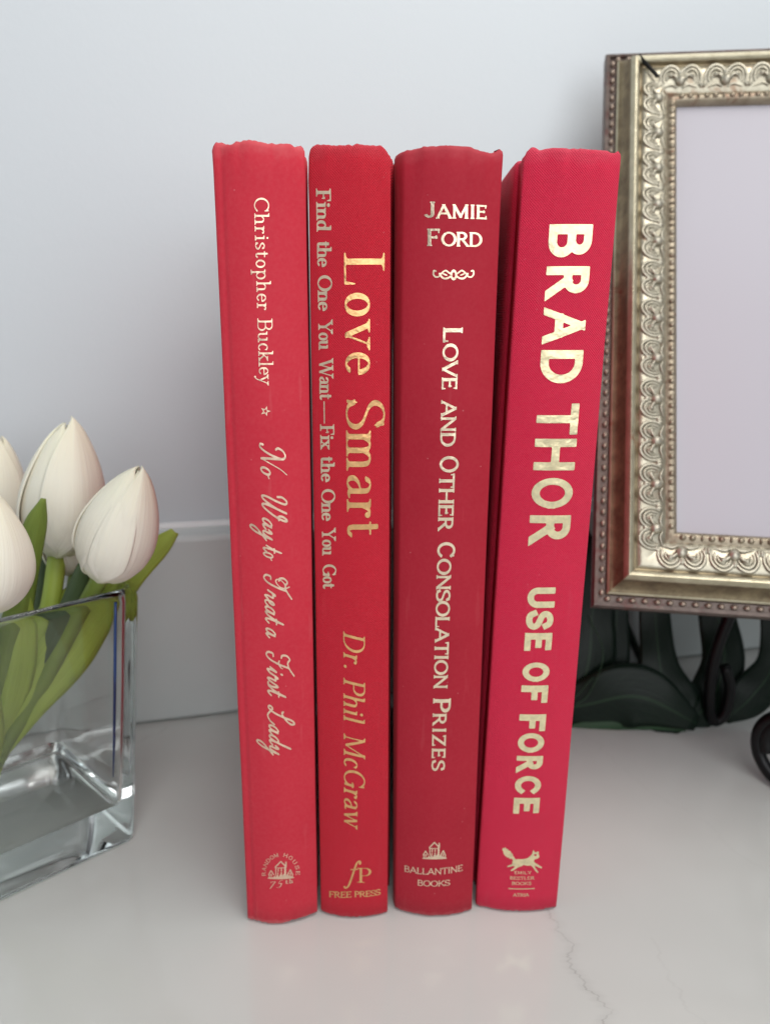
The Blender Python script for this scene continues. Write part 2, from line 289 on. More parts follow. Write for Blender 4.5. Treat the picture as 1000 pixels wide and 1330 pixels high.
STY = { # pen half width, pen half height, thin, serif scale, cap, shear, dict
 'serif':  dict(a=.055, b=.030, t=.032, ser=.95, cap=0),
 'serifb': dict(a=.092, b=.036, t=.040, ser=1.0, cap=0),
 'serif2': dict(a=.066, b=.019, t=.022, ser=1.0, cap=0),
 'italic': dict(a=.062, b=.024, t=.026, ser=.75, cap=0, shear=.26),
 'copper': dict(a=.088, b=.062, t=.070, ser=.45, cap=1, wide=1.12),
 'thin':   dict(a=.066, b=.050, t=.055, ser=.3, cap=1, wide=1.06),
 'sans':   dict(a=.112, b=.096, t=.102, ser=0, cap=1, wide=1.0),
 'sansb':  dict(a=.135, b=.115, t=.12, ser=0, cap=1, wide=1.0),
 'script': dict(a=.050, b=.026, t=.025, ser=0, cap=0, shear=.48),
}
def glyph_field(ch, style):
    """returns advance, function(X,Y)->sd, bounds"""
    st = STY[style]; a, b, t = st['a'], st['b'], st['t']; shear = st.get('shear', 0)
    if style == 'script': adv, parts = SCR[ch]
    else: adv, parts = (U.get(ch) or L[ch])
    caps = ch in U and style != 'script'
    def fy(y, yy=b): return b + y * (1 - 2 * b)
    def f(Xg, Yg):
        Xs = Xg - shear * Yg; d = np.full(Xg.shape, 1e9)
        for kind, p in parts:
            if kind in 'kbn':
                q = [(x, fy(y)) for x, y in p]
                pa, pb = (t, t) if kind == 'n' else (a, b)
                if kind == 'n' and st['cap'] and abs(p[0][1] - p[-1][1]) < 1e-6: pb = b
                cp = st['cap']
                if cp and caps and len(q) == 2 and abs(q[0][0] - q[1][0]) > 1e-6 and abs(q[0][1] - q[1][1]) > 1e-6:
                    (x0, y0), (x1, y1) = q; ex = .25; q = [(x0 - (x1 - x0) * ex * (1 if p[0][1] in (0, 1) else 0), y0 - (y1 - y0) * ex * (1 if p[0][1] in (0, 1) else 0)), (x1 + (x1 - x0) * ex * (1 if p[1][1] in (0, 1) else 0), y1 + (y1 - y0) * ex * (1 if p[1][1] in (0, 1) else 0))]
                s = stroke_sd(Xs, Yg, q, pa, pb, cp)
                if cp and caps: s = np.maximum(s, np.maximum(-Yg, Yg - 1))
                if kind == 'k' and not cp: s = np.maximum(s, np.maximum(fy(min(y for _, y in p)) - b * .2 - Yg - .0, -9)) if False else s
                d = np.minimum(d, s)
            elif kind == 's' and st['ser'] > 0:
                x, y, l, r = p; th = b if not st['cap'] else b * .62; yy = fy(y)
                if st['cap']: yy = yy + (b - th if y > .5 else -(b - th)) if y in (0, 1) else yy
                k = st['ser']; q = [(x - (l + a * .55) * k if l else x, yy), (x + (r + a * .55) * k if r else x, yy)]
                if st['cap'] == 0:
                    # bracketed serif
                    dirn = -1 if y > .5 or (y == X) else 1
                    if y == -.38: dirn = 1
                    w = [(q[0][0], yy), (q[1][0], yy), (x + a * .9, yy + dirn * b * 2.6), (x - a * .9, yy + dirn * b * 2.6)]
                    d = np.minimum(d, poly_sd(Xs, Yg, w) - b * .25)
                d = np.minimum(d, stroke_sd(Xs, Yg, q, th, th, 1))
            elif kind == 'v' and st['ser'] > 0:
                x, y0, y1 = p
                if st['cap']:
                    d = np.minimum(d, stroke_sd(Xs, Yg, [(x, fy(y0)), (x, fy(y0 + (y1 - y0) * .8))], .035, .03, 1))
                else:
                    Y0, Y1 = fy(y0), fy(y1); w = [(x - a * .9, Y0), (x + b * .4, Y0), (x + b * .4, Y1), (x - b * .5, Y1)]
                    d = np.minimum(d, poly_sd(Xs, Yg, w) - b * .3)
            elif kind == 'd':
                d = np.minimum(d, np.hypot(Xs - p[0], Yg - fy(p[1])) - max(a * 1.12, .055))
        return d
    lo = -.62 if style == 'script' else (-.48 if ch in 'pyf' else -.06)
    return adv, f, (-.75 if style == 'script' else -.28, adv + (.75 if shear else .16), lo, 1.16)
_INK = {}
def ink(ch, style):
    k = (ch, style)
    if k not in _INK:
        adv, f, (x0, x1, y0, y1) = glyph_field(ch, style); xs = np.linspace(x0, x1, 160); Xg, Yg = np.meshgrid(xs, np.linspace(y0, y1, 70))
        c = np.nonzero((f(Xg, Yg) < 0).any(axis=0))[0]; _INK[k] = (xs[c[0]], xs[c[-1]])
    return _INK[k]
def contour_mesh(f, bounds, n, V, Fc, put):
    """marching squares over the field; vertices appended through put(x, y)"""
    x0, x1, y0, y1 = bounds; step = (y1 - y0) / n; nx = int((x1 - x0) / step) + 1; ny = n + 1
    xs = x0 + np.arange(nx + 1) * step; ys = y0 + np.arange(ny + 1) * step
    Xg, Yg = np.meshgrid(xs, ys); D = f(Xg, Yg); D = np.where(np.abs(D) < 1e-7, -1e-7, D)
    idx = {}
    def corner(j, i):
        k = (j, i)
        if k not in idx: idx[k] = len(V); V.append(put(xs[i], ys[j]))
        return idx[k]
    def edge(j, i, j2, i2):
        k = (j, i, j2, i2) if (j, i) < (j2, i2) else (j2, i2, j, i)
        if k not in idx:
            j_, i_, j2_, i2_ = k; t = D[j_, i_] / (D[j_, i_] - D[j2_, i2_]); idx[k] = len(V)
            V.append(put(xs[i_] + (xs[i2_] - xs[i_]) * t, ys[j_] + (ys[j2_] - ys[j_]) * t))
        return idx[k]
    near = (D[:-1, :-1] < 0) | (D[1:, :-1] < 0) | (D[:-1, 1:] < 0) | (D[1:, 1:] < 0)
    for j, i in zip(*np.nonzero(near)):
        cs = [(j, i), (j, i + 1), (j + 1, i + 1), (j + 1, i)]; ins = [D[c] < 0 for c in cs]; poly = []
        for k in range(4):
            if ins[k]: poly.append(corner(*cs[k]))
            if ins[k] != ins[(k + 1) % 4]: poly.append(edge(*cs[k], *cs[(k + 1) % 4]))
        if len(poly) >= 3: Fc.append(tuple(poly))
# small foil devices, drawn in a box 0..1 x 0..1 (x scaled by aspect)
def dev_house(Xg, Yg):
    d = np.full(Xg.shape, 1e9)
    def ln(p, w=.03): return stroke_sd(Xg, Yg, p, w, w, 0)
    A = 1.6
    d = np.minimum(d, ln([(.48, .66), (.80, .97), (1.10, .68)], .034)); d = np.minimum(d, ln([(.52, .62), (.52, .22)])); d = np.minimum(d, ln([(1.06, .66), (1.06, .2)], .055))
    d = np.minimum(d, poly_sd(Xg, Yg, [(1.02, .72), (1.14, .64), (1.14, .95), (1.06, .95), (1.06, .82)]))
    d = np.minimum(d, ln([(.52, .62), (1.04, .62)], .02)); d = np.minimum(d, ln([(.66, .56), (.66, .44)], .03)); d = np.minimum(d, ln([(.84, .56), (.84, .44)], .03))
    d = np.minimum(d, ln([(.84, .36), (.84, .18)], .035)); d = np.minimum(d, ln([(.64, .36), (.64, .2)], .025))
    d = np.minimum(d, ln([(.10, .22), (.24, .46), (.40, .24)], .03)); d = np.minimum(d, ln([(.14, .22), (.14, .05)], .025)); d = np.minimum(d, ln([(.25, .26), (.25, .16)], .035))
    d = np.minimum(d, ln([(1.22, .26), (1.36, .48), (1.50, .2)], .03)); d = np.minimum(d, ln([(1.36, .3), (1.36, .14)], .03)); d = np.minimum(d, ln([(1.48, .2), (1.48, .05)], .025))
    g = [(.0, .0), (.1, .07), (.38, .1), (.44, .2), (.52, .12), (.6, .24), (.70, .12), (.76, .26), (.9, .2), (1.0, .3), (1.14, .18), (1.22, .34), (1.3, .12), (1.5, .1), (1.62, .0)]
    return np.minimum(d, poly_sd(Xg, Yg, g))
def dev_fox(Xg, Yg):
    body = [(.40, .50), (.46, .58), (.60, .60), (.80, .60), (.98, .63), (1.10, .72), (1.18, .82), (1.20, .98), (1.27, .88), (1.36, .86), (1.43, .93), (1.43, .78), (1.47, .66), (1.40, .60), (1.28, .58), (1.24, .50), (1.30, .42), (1.48, .30), (1.58, .22), (1.56, .17), (1.44, .22), (1.26, .33), (1.30, .24), (1.44, .02), (1.40, -.01), (1.30, .10), (1.18, .28), (1.10, .33), (.98, .32), (.84, .36), (.74, .30), (.60, .24), (.44, .12), (.34, .08), (.33, .13), (.42, .20), (.52, .30), (.40, .30), (.22, .24), (.18, .28), (.28, .33), (.38, .37)]
    tail = [(.42, .52), (.36, .62), (.30, .58), (.24, .66), (.19, .62), (.15, .70), (.11, .68), (.09, .76), (.05, .76), (.05, .86), (.0, .94), (.02, 1.02), (.08, 1.0), (.12, 1.06), (.16, .98), (.22, 1.0), (.25, .92), (.32, .93), (.34, .84), (.40, .82), (.42, .72), (.48, .66), (.50, .58)]
    d = np.minimum(poly_sd(Xg, Yg, body), poly_sd(Xg, Yg, tail))
    d = np.maximum(d, -poly_sd(Xg, Yg, [(1.24, .78), (1.36, .80), (1.33, .70), (1.26, .72)]))
    return d
def dev_star(Xg, Yg):
    P = []; Q = []
    for k in range(10):
        r = .5 if k % 2 == 0 else .2; an = math.pi / 2 + k * math.pi / 5; P.append((.5 + r * math.cos(an), .5 + r * math.sin(an)))
    s = poly_sd(Xg, Yg, P); return np.maximum(s, -(s + .085))
def dev_flourish(Xg, Yg):
    d = np.full(Xg.shape, 1e9)
    for sg in (1, -1):
        M_ = lambda p: [(2.25 + sg * x, y) for x, y in p]
        d = np.minimum(d, stroke_sd(Xg, Yg, M_(cm((.2, .5), (.55, .75), (.9, .95), (1.35, .6), (1.6, .3), (1.95, .3), (2.15, .6), (2.1, .95), (1.9, .9))), .085, .085, 0))
        d = np.minimum(d, stroke_sd(Xg, Yg, M_(cm((.25, .4), (.6, .15), (1.0, .1), (1.3, .3), (1.5, .62))), .10, .10, 0))
        d = np.minimum(d, stroke_sd(Xg, Yg, M_([(.75, .45), (1.1, .6)]), .07, .07, 0))
    o = np.abs(np.hypot((Xg - 2.25) / .26, (Yg - .48) / .44) - 1) * .3 - .1
    return np.minimum(d, o)
def dev_rule(Xg, Yg): return poly_sd(Xg, Yg, [(0, .1), (17, .1), (17, .6), (0, .6)])
DEV = {'house': (dev_house, 1.62), 'fox': (dev_fox, 1.58), 'star': (dev_star, 1.0), 'flourish': (dev_flourish, 4.5), 'rule': (dev_rule, 17.0)}
BOOKS=[([-0.04474, 0.20502, 0.0], 6.0, 0.0233, 0, 0.0233, 0.003), ([-0.02035, 0.20858, 0.0], -0.03, 0.0227, -0.0006, 0.0207, 0.0025), ([0.005, 0.2103, 0.0], -0.66, 0.0263, -0.0011, 0.0245, 0.003), ([0.03309, 0.21207, 0.0], -1.3, 0.0277, 0.0023, 0.0276, 0.0022)]
TEXT=[(0, 'author_lettering', 'serif', 'Christopher', 10.14, 226.872, 10.02, 199.162, 3.796, 0.103),
(0, 'author_lettering', 'serif', 'Buckley', 10.011, 197.088, 9.929, 179.341, 3.952, 0.039),
(0, 'title_lettering', 'script', 'No', 9.461, 163.664, 9.437, 153.374, 7.197, -0.126),
(0, 'title_lettering', 'script', 'Way', 9.426, 148.913, 9.393, 134.994, 7.332, -0.218),
(0, 'title_lettering', 'script', 'to', 9.391, 134.064, 9.38, 129.148, 7.469, -0.315),
(0, 'title_lettering', 'script', 'Treat', 9.37, 125.125, 9.332, 108.879, 7.551, -0.376),
(0, 'title_lettering', 'script', 'a', 9.33, 108.137, 9.322, 104.655, 7.706, -0.498),
(0, 'title_lettering', 'script', 'First', 9.312, 100.64, 9.275, 84.976, 7.775, -0.553),
(0, 'title_lettering', 'script', 'Lady', 9.27, 82.616, 9.228, 64.909, 7.94, -0.693),
(1, 'subtitle_lettering', 'serifb', 'Find', 1.46, 229.903, 1.516, 219.354, 3.934, -0.131),
(1, 'subtitle_lettering', 'serifb', 'the', 1.529, 216.957, 1.563, 210.46, 3.96, -0.058),
(1, 'subtitle_lettering', 'serifb', 'One', 1.574, 208.4, 1.623, 199.143, 3.978, -0.01),
(1, 'subtitle_lettering', 'serifb', 'You', 1.634, 196.98, 1.678, 188.81, 4.001, 0.054),
(1, 'subtitle_lettering', 'serifb', 'Want', 1.689, 186.651, 1.75, 175.122, 4.022, 0.112),
(1, 'subtitle_lettering', 'serifb', '—', 1.752, 174.822, 1.785, 168.554, 4.046, 0.178),
(1, 'subtitle_lettering', 'serifb', 'Fix', 1.786, 168.336, 1.825, 161.079, 4.059, 0.214),
(1, 'subtitle_lettering', 'serifb', 'the', 1.835, 159.077, 1.875, 151.65, 4.078, 0.265),
(1, 'subtitle_lettering', 'serifb', 'One', 1.885, 149.6, 1.936, 140.017, 4.098, 0.317),
(1, 'subtitle_lettering', 'serifb', 'You', 1.947, 138.026, 1.993, 129.368, 4.121, 0.381),
(1, 'subtitle_lettering', 'serifb', 'Got', 2.007, 126.603, 2.049, 118.812, 4.144, 0.444),
(1, 'title_lettering', 'serif2', 'Love', 8.813, 214.004, 9.066, 182.255, 10.659, 0.247),
(1, 'title_lettering', 'serif2', 'Smart', 9.117, 175.617, 9.436, 135.523, 10.89, -0.096),
(1, 'author_lettering', 'italic', 'Dr.', 8.192, 105.786, 8.189, 93.767, 6.511, -0.0),
(1, 'author_lettering', 'italic', 'Phil', 8.188, 90.383, 8.184, 74.415, 6.629, -0.007),
(1, 'author_lettering', 'italic', 'McGraw', 8.183, 71.15, 8.173, 35.658, 6.776, -0.015),
(1, 'publisher_mark', 'italic', 'f', 7.839, 14.628, 13.768, 14.962, 0.034, 8.727),
(1, 'publisher_mark', 'serif2', 'P', 12.484, 15.027, 17.105, 14.523, -0.006, 5.821),
(1, 'publisher_mark', 'copper', 'FREE', 2.953, 7.773, 10.549, 8.966, 0.023, 2.517),
(1, 'publisher_mark', 'copper', 'PRESS', 11.586, 9.145, 20.351, 8.742, -0.0, 2.428),
(2, 'author_lettering', 'copper', 'J', 4.413, 223.193, 7.224, 223.053, -0.098, 4.002),
(2, 'author_lettering', 'copper', 'AMIE', 7.509, 222.899, 20.976, 222.971, -0.1, 3.484),
(2, 'author_lettering', 'copper', 'F', 5.396, 216.117, 8.717, 216.063, -0.111, 4.34),
(2, 'author_lettering', 'copper', 'ORD', 9.123, 216.025, 20.036, 216.026, -0.111, 3.639),
(2, 'title_lettering', 'copper', 'L', 10.279, 195.166, 10.293, 191.243, 5.35, 0.056),
(2, 'title_lettering', 'copper', 'OVE', 10.294, 190.935, 10.34, 178.448, 4.317, 0.047),
(2, 'title_lettering', 'copper', 'AND', 10.351, 175.552, 10.399, 162.428, 4.36, 0.047),
(2, 'title_lettering', 'copper', 'O', 10.409, 159.679, 10.427, 154.958, 5.486, 0.038),
(2, 'title_lettering', 'copper', 'THER', 10.428, 154.621, 10.491, 137.369, 4.453, 0.047),
(2, 'title_lettering', 'copper', 'C', 10.504, 134.067, 10.521, 129.304, 5.319, 0.033),
(2, 'title_lettering', 'copper', 'ONSOLATION', 10.522, 128.945, 10.679, 86.369, 4.32, 0.052),
(2, 'title_lettering', 'copper', 'P', 10.691, 83.047, 10.709, 78.219, 5.525, 0.016),
(2, 'title_lettering', 'copper', 'RIZES', 10.71, 77.814, 10.786, 57.238, 4.341, 0.066),
(2, 'publisher_mark', 'thin', 'BALLANTINE', 2.977, 16.986, 22.424, 18.107, -0.045, 2.523),
(2, 'publisher_mark', 'thin', 'BOOKS', 7.481, 12.582, 18.33, 13.021, -0.053, 2.384),
(3, 'author_lettering', 'sans', 'B', 9.846, 222.042, 9.82, 213.809, 11.558, 0.119),
(3, 'author_lettering', 'sans', 'R', 9.813, 211.446, 9.784, 202.453, 11.628, 0.124),
(3, 'author_lettering', 'sans', 'A', 9.779, 200.75, 9.747, 190.899, 11.7, 0.127),
(3, 'author_lettering', 'sans', 'D', 9.742, 189.292, 9.714, 180.303, 11.776, 0.129),
(3, 'author_lettering', 'sans', 'T', 9.695, 174.593, 9.667, 165.818, 11.874, 0.129),
(3, 'author_lettering', 'sans', 'H', 9.663, 164.485, 9.634, 155.349, 11.941, 0.128),
(3, 'author_lettering', 'sans', 'O', 9.627, 153.09, 9.598, 143.952, 12.017, 0.125),
(3, 'author_lettering', 'sans', 'R', 9.591, 141.842, 9.561, 132.331, 12.092, 0.121),
(3, 'title_lettering', 'sansb', 'U', 10.401, 119.198, 10.391, 112.704, 8.335, 0.159),
(3, 'title_lettering', 'sansb', 'S', 10.39, 112.074, 10.38, 105.471, 8.348, 0.163),
(3, 'title_lettering', 'sansb', 'E', 10.378, 104.318, 10.369, 98.376, 8.363, 0.167),
(3, 'title_lettering', 'sansb', 'O', 10.363, 94.457, 10.353, 87.848, 8.382, 0.171),
(3, 'title_lettering', 'sansb', 'F', 10.351, 86.514, 10.342, 80.489, 8.398, 0.174),
(3, 'title_lettering', 'sansb', 'F', 10.336, 76.381, 10.327, 70.467, 8.417, 0.177),
(3, 'title_lettering', 'sansb', 'O', 10.326, 69.718, 10.315, 62.647, 8.43, 0.179),
(3, 'title_lettering', 'sansb', 'R', 10.313, 61.377, 10.303, 54.977, 8.446, 0.181),
(3, 'title_lettering', 'sansb', 'C', 10.302, 53.973, 10.292, 47.177, 8.461, 0.182),
(3, 'title_lettering', 'sansb', 'E', 10.289, 45.719, 10.28, 39.689, 8.476, 0.183),
(3, 'publisher_mark', 'thin', 'EMILY', 12.111, 16.025, 17.793, 16.002, -0.069, 1.238),
(3, 'publisher_mark', 'thin', 'BESTLER', 10.818, 13.734, 18.968, 13.75, -0.071, 1.304),
(3, 'publisher_mark', 'thin', 'BOOKS', 11.529, 11.605, 18.069, 11.643, -0.072, 1.311),
(3, 'publisher_mark', 'thin', 'ATRIA', 12.055, 6.787, 17.626, 6.866, -0.077, 1.388),
(3, 'publisher_mark', 'mark', 'rule', 10.387, 9.766, 19.405, 9.885, -0.034, 0.626),
(3, 'publisher_mark', 'mark', 'fox', 7.993, 16.187, 21.432, 16.42, -0.491, 9.629),
(2, 'publisher_mark', 'mark', 'house', 8.536, 23.551, 17.03, 23.803, -0.161, 6.776),
(2, 'author_lettering', 'mark', 'flourish', 7.045, 207.646, 18.29, 207.774, -0.065, 2.358),
(0, 'title_lettering', 'mark', 'star', 9.958, 173.906, 9.86, 170.947, 2.927, -0.001),
(0, 'publisher_mark', 'mark', 'house', 7.104, 18.857, 16.15, 18.302, 0.218, 7.088),
(0, 'publisher_mark', 'italic', '75', 7.87, 14.812, 12.31, 15.492, 0.086, 2.901),
(0, 'publisher_mark', 'serifb', 'th', 13.091, 16.556, 15.607, 16.454, 0.041, 1.728),
(0, 'publisher_mark', 'thin', 'R', 6.819, 19.921, 6.779, 21.401, -1.326, -0.288),
(0, 'publisher_mark', 'thin', 'A', 6.792, 21.607, 7.088, 23.09, -1.286, 0.144),
(0, 'publisher_mark', 'thin', 'N', 7.128, 23.287, 7.736, 24.651, -1.149, 0.579),
(0, 'publisher_mark', 'thin', 'D', 7.799, 24.823, 8.672, 25.949, -0.929, 0.976),
(0, 'publisher_mark', 'thin', 'O', 8.754, 26.081, 9.825, 26.864, -0.644, 1.291),
(0, 'publisher_mark', 'thin', 'M', 9.919, 26.945, 11.11, 27.311, -0.316, 1.487),
(0, 'publisher_mark', 'thin', 'H', 12.599, 27.188, 13.765, 26.629, 0.392, 1.441),
(0, 'publisher_mark', 'thin', 'O', 14.11, 26.329, 15.094, 25.301, 0.768, 1.132),
(0, 'publisher_mark', 'thin', 'U', 15.363, 24.844, 16.058, 23.487, 1.065, 0.667),
(0, 'publisher_mark', 'thin', 'S', 16.222, 22.933, 16.553, 21.425, 1.25, 0.117),
(0, 'publisher_mark', 'thin', 'E', 16.592, 20.843, 16.519, 19.368, 1.3, -0.435)]
# ------------------------------------------------------------------ the setting
def mat_counter():
    s = NT('counter_quartz'); v = s.coord()
    c = s.mix(s.ramp(s.noise(v, 7, 4, 0.55), [(0.35, 0.0), (0.7, 1.0)]), (0.52, 0.535, 0.51), (0.58, 0.595, 0.57))
    sep = s.n('ShaderNodeSeparateXYZ'); s.l(v, sep.inputs[0])
    def vein(x0, slope, amp, scale, width, strength, lo, hi, seed):
        comb = s.n('ShaderNodeCombineXYZ'); s.l(sep.outputs['Y'], comb.inputs['Y']); comb.inputs['X'].default_value = seed
        wob = s.math('MULTIPLY', s.math('SUBTRACT', s.noise(comb.outputs[0], scale, 5, 0.62), 0.5), amp)
        xx = s.math('ADD', s.math('ADD', s.math('MULTIPLY', sep.outputs['Y'], slope), x0), wob)
        d = s.math('ABSOLUTE', s.math('SUBTRACT', sep.outputs['X'], xx))
        mr = s.n('ShaderNodeMapRange'); mr.interpolation_type = 'SMOOTHSTEP'; s.l(d, mr.inputs[0]); mr.inputs[1].default_value = width; mr.inputs[2].default_value = 0.0; mr.inputs[3].default_value = 0; mr.inputs[4].default_value = 1
        g1 = s.math('GREATER_THAN', sep.outputs['Y'], lo); g2 = s.math('LESS_THAN', sep.outputs['Y'], hi)
        fad = s.ramp(s.noise(v, 120, 3, 0.6), [(0.35, 0.25), (0.6, 1.0)])
        return s.math('MULTIPLY', s.math('MULTIPLY', s.math('MULTIPLY', mr.outputs[0], g1), g2), s.math('MULTIPLY', fad, strength))
    a = s.math('MAXIMUM', vein(0.0878, -0.135, 0.03, 60, 0.0007, 0.45, -0.5, 0.215, 3.1), vein(0.0878, -0.135, 0.03, 60, 0.004, 0.13, -0.5, 0.22, 3.1))
    a = s.math('MAXIMUM', a, vein(0.114, -0.12, 0.03, 35, 0.0009, 0.10, -0.5, 0.20, 8.4))
    a = s.math('MAXIMUM', a, vein(0.26, -0.5, 0.05, 18, 0.0012, 0.05, 0.1, 0.5, 5.7))
    a = s.math('MAXIMUM', a, vein(-0.36, 0.8, 0.07, 14, 0.0016, 0.14, -0.5, 0.5, 1.7))
    c = s.mix(a, c, (0.22, 0.21, 0.20)); s.l(c, s.b.inputs['Base Color'])
    s.l(s.ramp(s.noise(v, 30, 3, 0.6), [(0.3, 0.09), (0.7, 0.14)]), s.b.inputs['Roughness']); s.set(Specular_IOR_Level=0.5)
    s.l(s.bump(s.noise(v, 25, 2, 0.5), 0.15, 0.0006), s.b.inputs['Normal'])
    return s.m
def mat_splash():
    s = NT('backsplash_quartz'); v = s.coord()
    c = s.mix(s.ramp(s.noise(v, 9, 4, 0.55), [(0.35, 0.0), (0.7, 1.0)]), (0.53, 0.58, 0.57), (0.58, 0.63, 0.62))
    s.l(c, s.b.inputs['Base Color']); s.set(Roughness=0.22)
    s.l(s.bump(s.noise(v, 22, 2, 0.5), 0.2, 0.0008), s.b.inputs['Normal']); return s.m
def mat_wall():
    s = NT('wall_paint'); v = s.coord(); s.b.inputs['Base Color'].default_value = (0.605, 0.645, 0.672, 1); s.set(Roughness=0.6, Specular_IOR_Level=0.35)
    s.l(s.bump(s.noise(v, 260, 4, 0.6), 0.35, 0.0003), s.b.inputs['Normal']); return s.m

def slab(name, pts, z0, z1, mat, bev=0.0, seg=3):
    bm = bmesh.new(); vs = [bm.verts.new((x, y, z0)) for x, y in pts]; f = bm.faces.new(vs)
    r = bmesh.ops.extrude_face_region(bm, geom=[f]); 
    for e in r['geom']:
        if isinstance(e, bmesh.types.BMVert): e.co.z = z1
    bmesh.ops.recalc_face_normals(bm, faces=bm.faces)
    if bev: bmesh.ops.bevel(bm, geom=[e for e in bm.edges], offset=bev, segments=seg, affect='EDGES', profile=0.5)
    me = bpy.data.meshes.new(name); bm.to_mesh(me); bm.free(); me.materials.append(mat)
    me.polygons.foreach_set('use_smooth', [False] * len(me.polygons))
    o = bpy.data.objects.new(name, me); COL.objects.link(o); return o
WY = R(15.0); WD = Vector((math.cos(WY), math.sin(WY), 0)); WN = Vector((-math.sin(WY), math.cos(WY), 0)); W0 = Vector((-0.099, 0.3312, 0))
def wp(a, b): p = W0 + WD * a + WN * b; return (p.x, p.y)
counter = tag(slab('countertop', [wp(-1.3, 0.0365), wp(-1.3, -0.62), wp(1.7, -0.62), wp(1.7, 0.0365)], -0.03, 0.0, mat_counter(), 0.002), kind='structure')
splash = tag(slab('backsplash', [wp(-1.3, 0.0), wp(1.7, 0.0), wp(1.7, 0.0185), wp(-1.3, 0.0185)], 0.0004, 0.0960, mat_splash(), 0.0026), kind='structure')
wall = tag(slab('wall', [wp(-1.3, 0.019), wp(1.7, 0.019), wp(1.7, 0.036), wp(-1.3, 0.036)], 0.0006, 1.5, mat_wall()), kind='structure')
bd = tube('bright_ledge_caulk', [(*wp(-1.3, 0.0172), 0.0962), (*wp(1.7, 0.0172), 0.0962)], 0.0024, mat_simple('brightened_caulk', (0.80, 0.81, 0.81), 0.5), splash, 8, 1)  # caulk bead made wide and white to paint the ledge's bright lit top

# ------------------------------------------------------------------ books
PAPER = None
def mat_pages():
    s = NT('page_edges'); v = s.coord(); sep = s.n('ShaderNodeSeparateXYZ'); s.l(v, sep.inputs[0])
    cmb = s.n('ShaderNodeCombineXYZ'); s.l(sep.outputs['X'], cmb.inputs['X'])
    n = s.noise(cmb.outputs[0], 4000, 2, 0.7); s.l(s.mix(n, (0.55, 0.50, 0.40), (0.78, 0.73, 0.62)), s.b.inputs['Base Color'])
    s.set(Roughness=0.8); s.l(s.bump(n, 0.6, 0.0002), s.b.inputs['Normal']); return s.m
PAGES = mat_pages()
HGT = 0.24
def ysurf(bk, u, z):
    _, _, W, TL, TR, SAG = bk
    l = TL * z / HGT; r = W + (TR - W) * z / HGT; t = min(1, max(0, (u - l) / (r - l)))
    return -SAG * (1 - (2 * t - 1) ** 2)
TOPS = [
 [(0, -1), (.02, 1), (.08, 1.2), (.115, -1.8), (.18, -2.4), (.25, .4), (.34, 1.8), (.48, 1.6), (.6, -.6), (.73, -.5), (.85, 1.2), (.9, -1.7), (.98, .9), (1, 0)],
 [(0, -4), (.03, 0), (.11, 2.6), (.2, 1.4), (.33, .8), (.55, .8), (.63, 2.2), (.78, 1.2), (.9, 2.4), (.96, -2), (1, -6)],
 [(0, -1), (.12, .6), (.25, 2), (.47, 2.4), (.66, 1.6), (.77, -2.2), (.85, -3.0), (.93, -2.5), (.98, 1.5), (1, 1)],
 [(0, -3), (.04, 3.0), (.07, 5.5), (.10, 5.0), (.14, 2.0), (.25, 3.4), (.45, 2.8), (.65, 2.2), (.86, 1.8), (.93, -.5), (.98, 2.2), (1, 1)],
]
BOTS = [
 [(0, 0), (.5, -.3), (.56, .2), (.62, .9), (.95, 1.1), (1, 1.2)], [(0, 0.5), (.06, 0), (1, 0)], [(0, .6), (.05, 0), (.95, 0), (1, .4)], [(0, .3), (.04, 0), (.84, 0), (.86, .8), (.97, .5), (1, 0)]]
def offs_profile(P, t):
    out = []
    for i, p in enumerate(P):
        a = P[max(i - 1, 0)]; b = P[min(i + 1, len(P) - 1)]; d = (b[0] - a[0], b[1] - a[1]); L_ = math.hypot(*d) + 1e-12
        out.append((p[0] - d[1] / L_ * t, p[1] + d[0] / L_ * t))
    return out
def sheet_solid(name, prof, thick, zf, top, bot, mat, parent, shear, rough=0.0, seed=0):
    """prof: outer profile polyline (x,y), travelling so that the left normal points into the book"""
    n = len(prof); V = []; Fc = []
    rows = [(1.0, 0.0, 'b'), (.35, 0.0, 'b'), (0.0, .35, 'b')]
    nz = 40
    rows += [(0.0, k / nz, 'm') for k in range(1, nz)]
    rows += [(0.0, -.62, 't'), (.12, -.22, 't'), (.4, 0.0, 't'), (1.0, -.1, 't')]
    inner = offs_profile(prof, thick)
    for f_, z_, kd in rows:
        for i in range(n):
            x = prof[i][0] + (inner[i][0] - prof[i][0]) * f_; y = prof[i][1] + (inner[i][1] - prof[i][1]) * f_
            zt = zf + top[i]; zb = bot[i]
            z = zb + z_ * thick if kd == 'b' else (zt + z_ * thick if kd == 't' else zb + .5 * thick + (zt - 1.2 * thick - zb) * z_)
            if rough:
                e = math.exp(-max(0, zt - z) / 0.006) + .4 * math.exp(-max(0, z - zb) / 0.003)
                q = noise.noise(Vector((x * 380 + seed, y * 200, z * 260))) * rough * e + noise.noise(Vector((x * 90 + seed, 3, z * 30))) * rough * .18
                nx_, ny_ = (inner[i][0] - prof[i][0]) / thick, (inner[i][1] - prof[i][1]) / thick
                x -= nx_ * q; y -= ny_ * q
                if kd != 'm': z += noise.noise(Vector((x * 900 + seed * 2, 7, 1))) * rough * .5
            V.append((x + shear(x, z), y, z))
    m_ = len(rows)
    for r_ in range(m_):
        r2 = (r_ + 1) % m_
        for i in range(n - 1): Fc.append((r_ * n + i, r_ * n + i + 1, r2 * n + i + 1, r2 * n + i))
    Fc.append(tuple(r_ * n for r_ in range(m_))); Fc.append(tuple(r_ * n + n - 1 for r_ in range(m_))[::-1])
    return fixn(mesh(name, V, Fc, mat, parent))
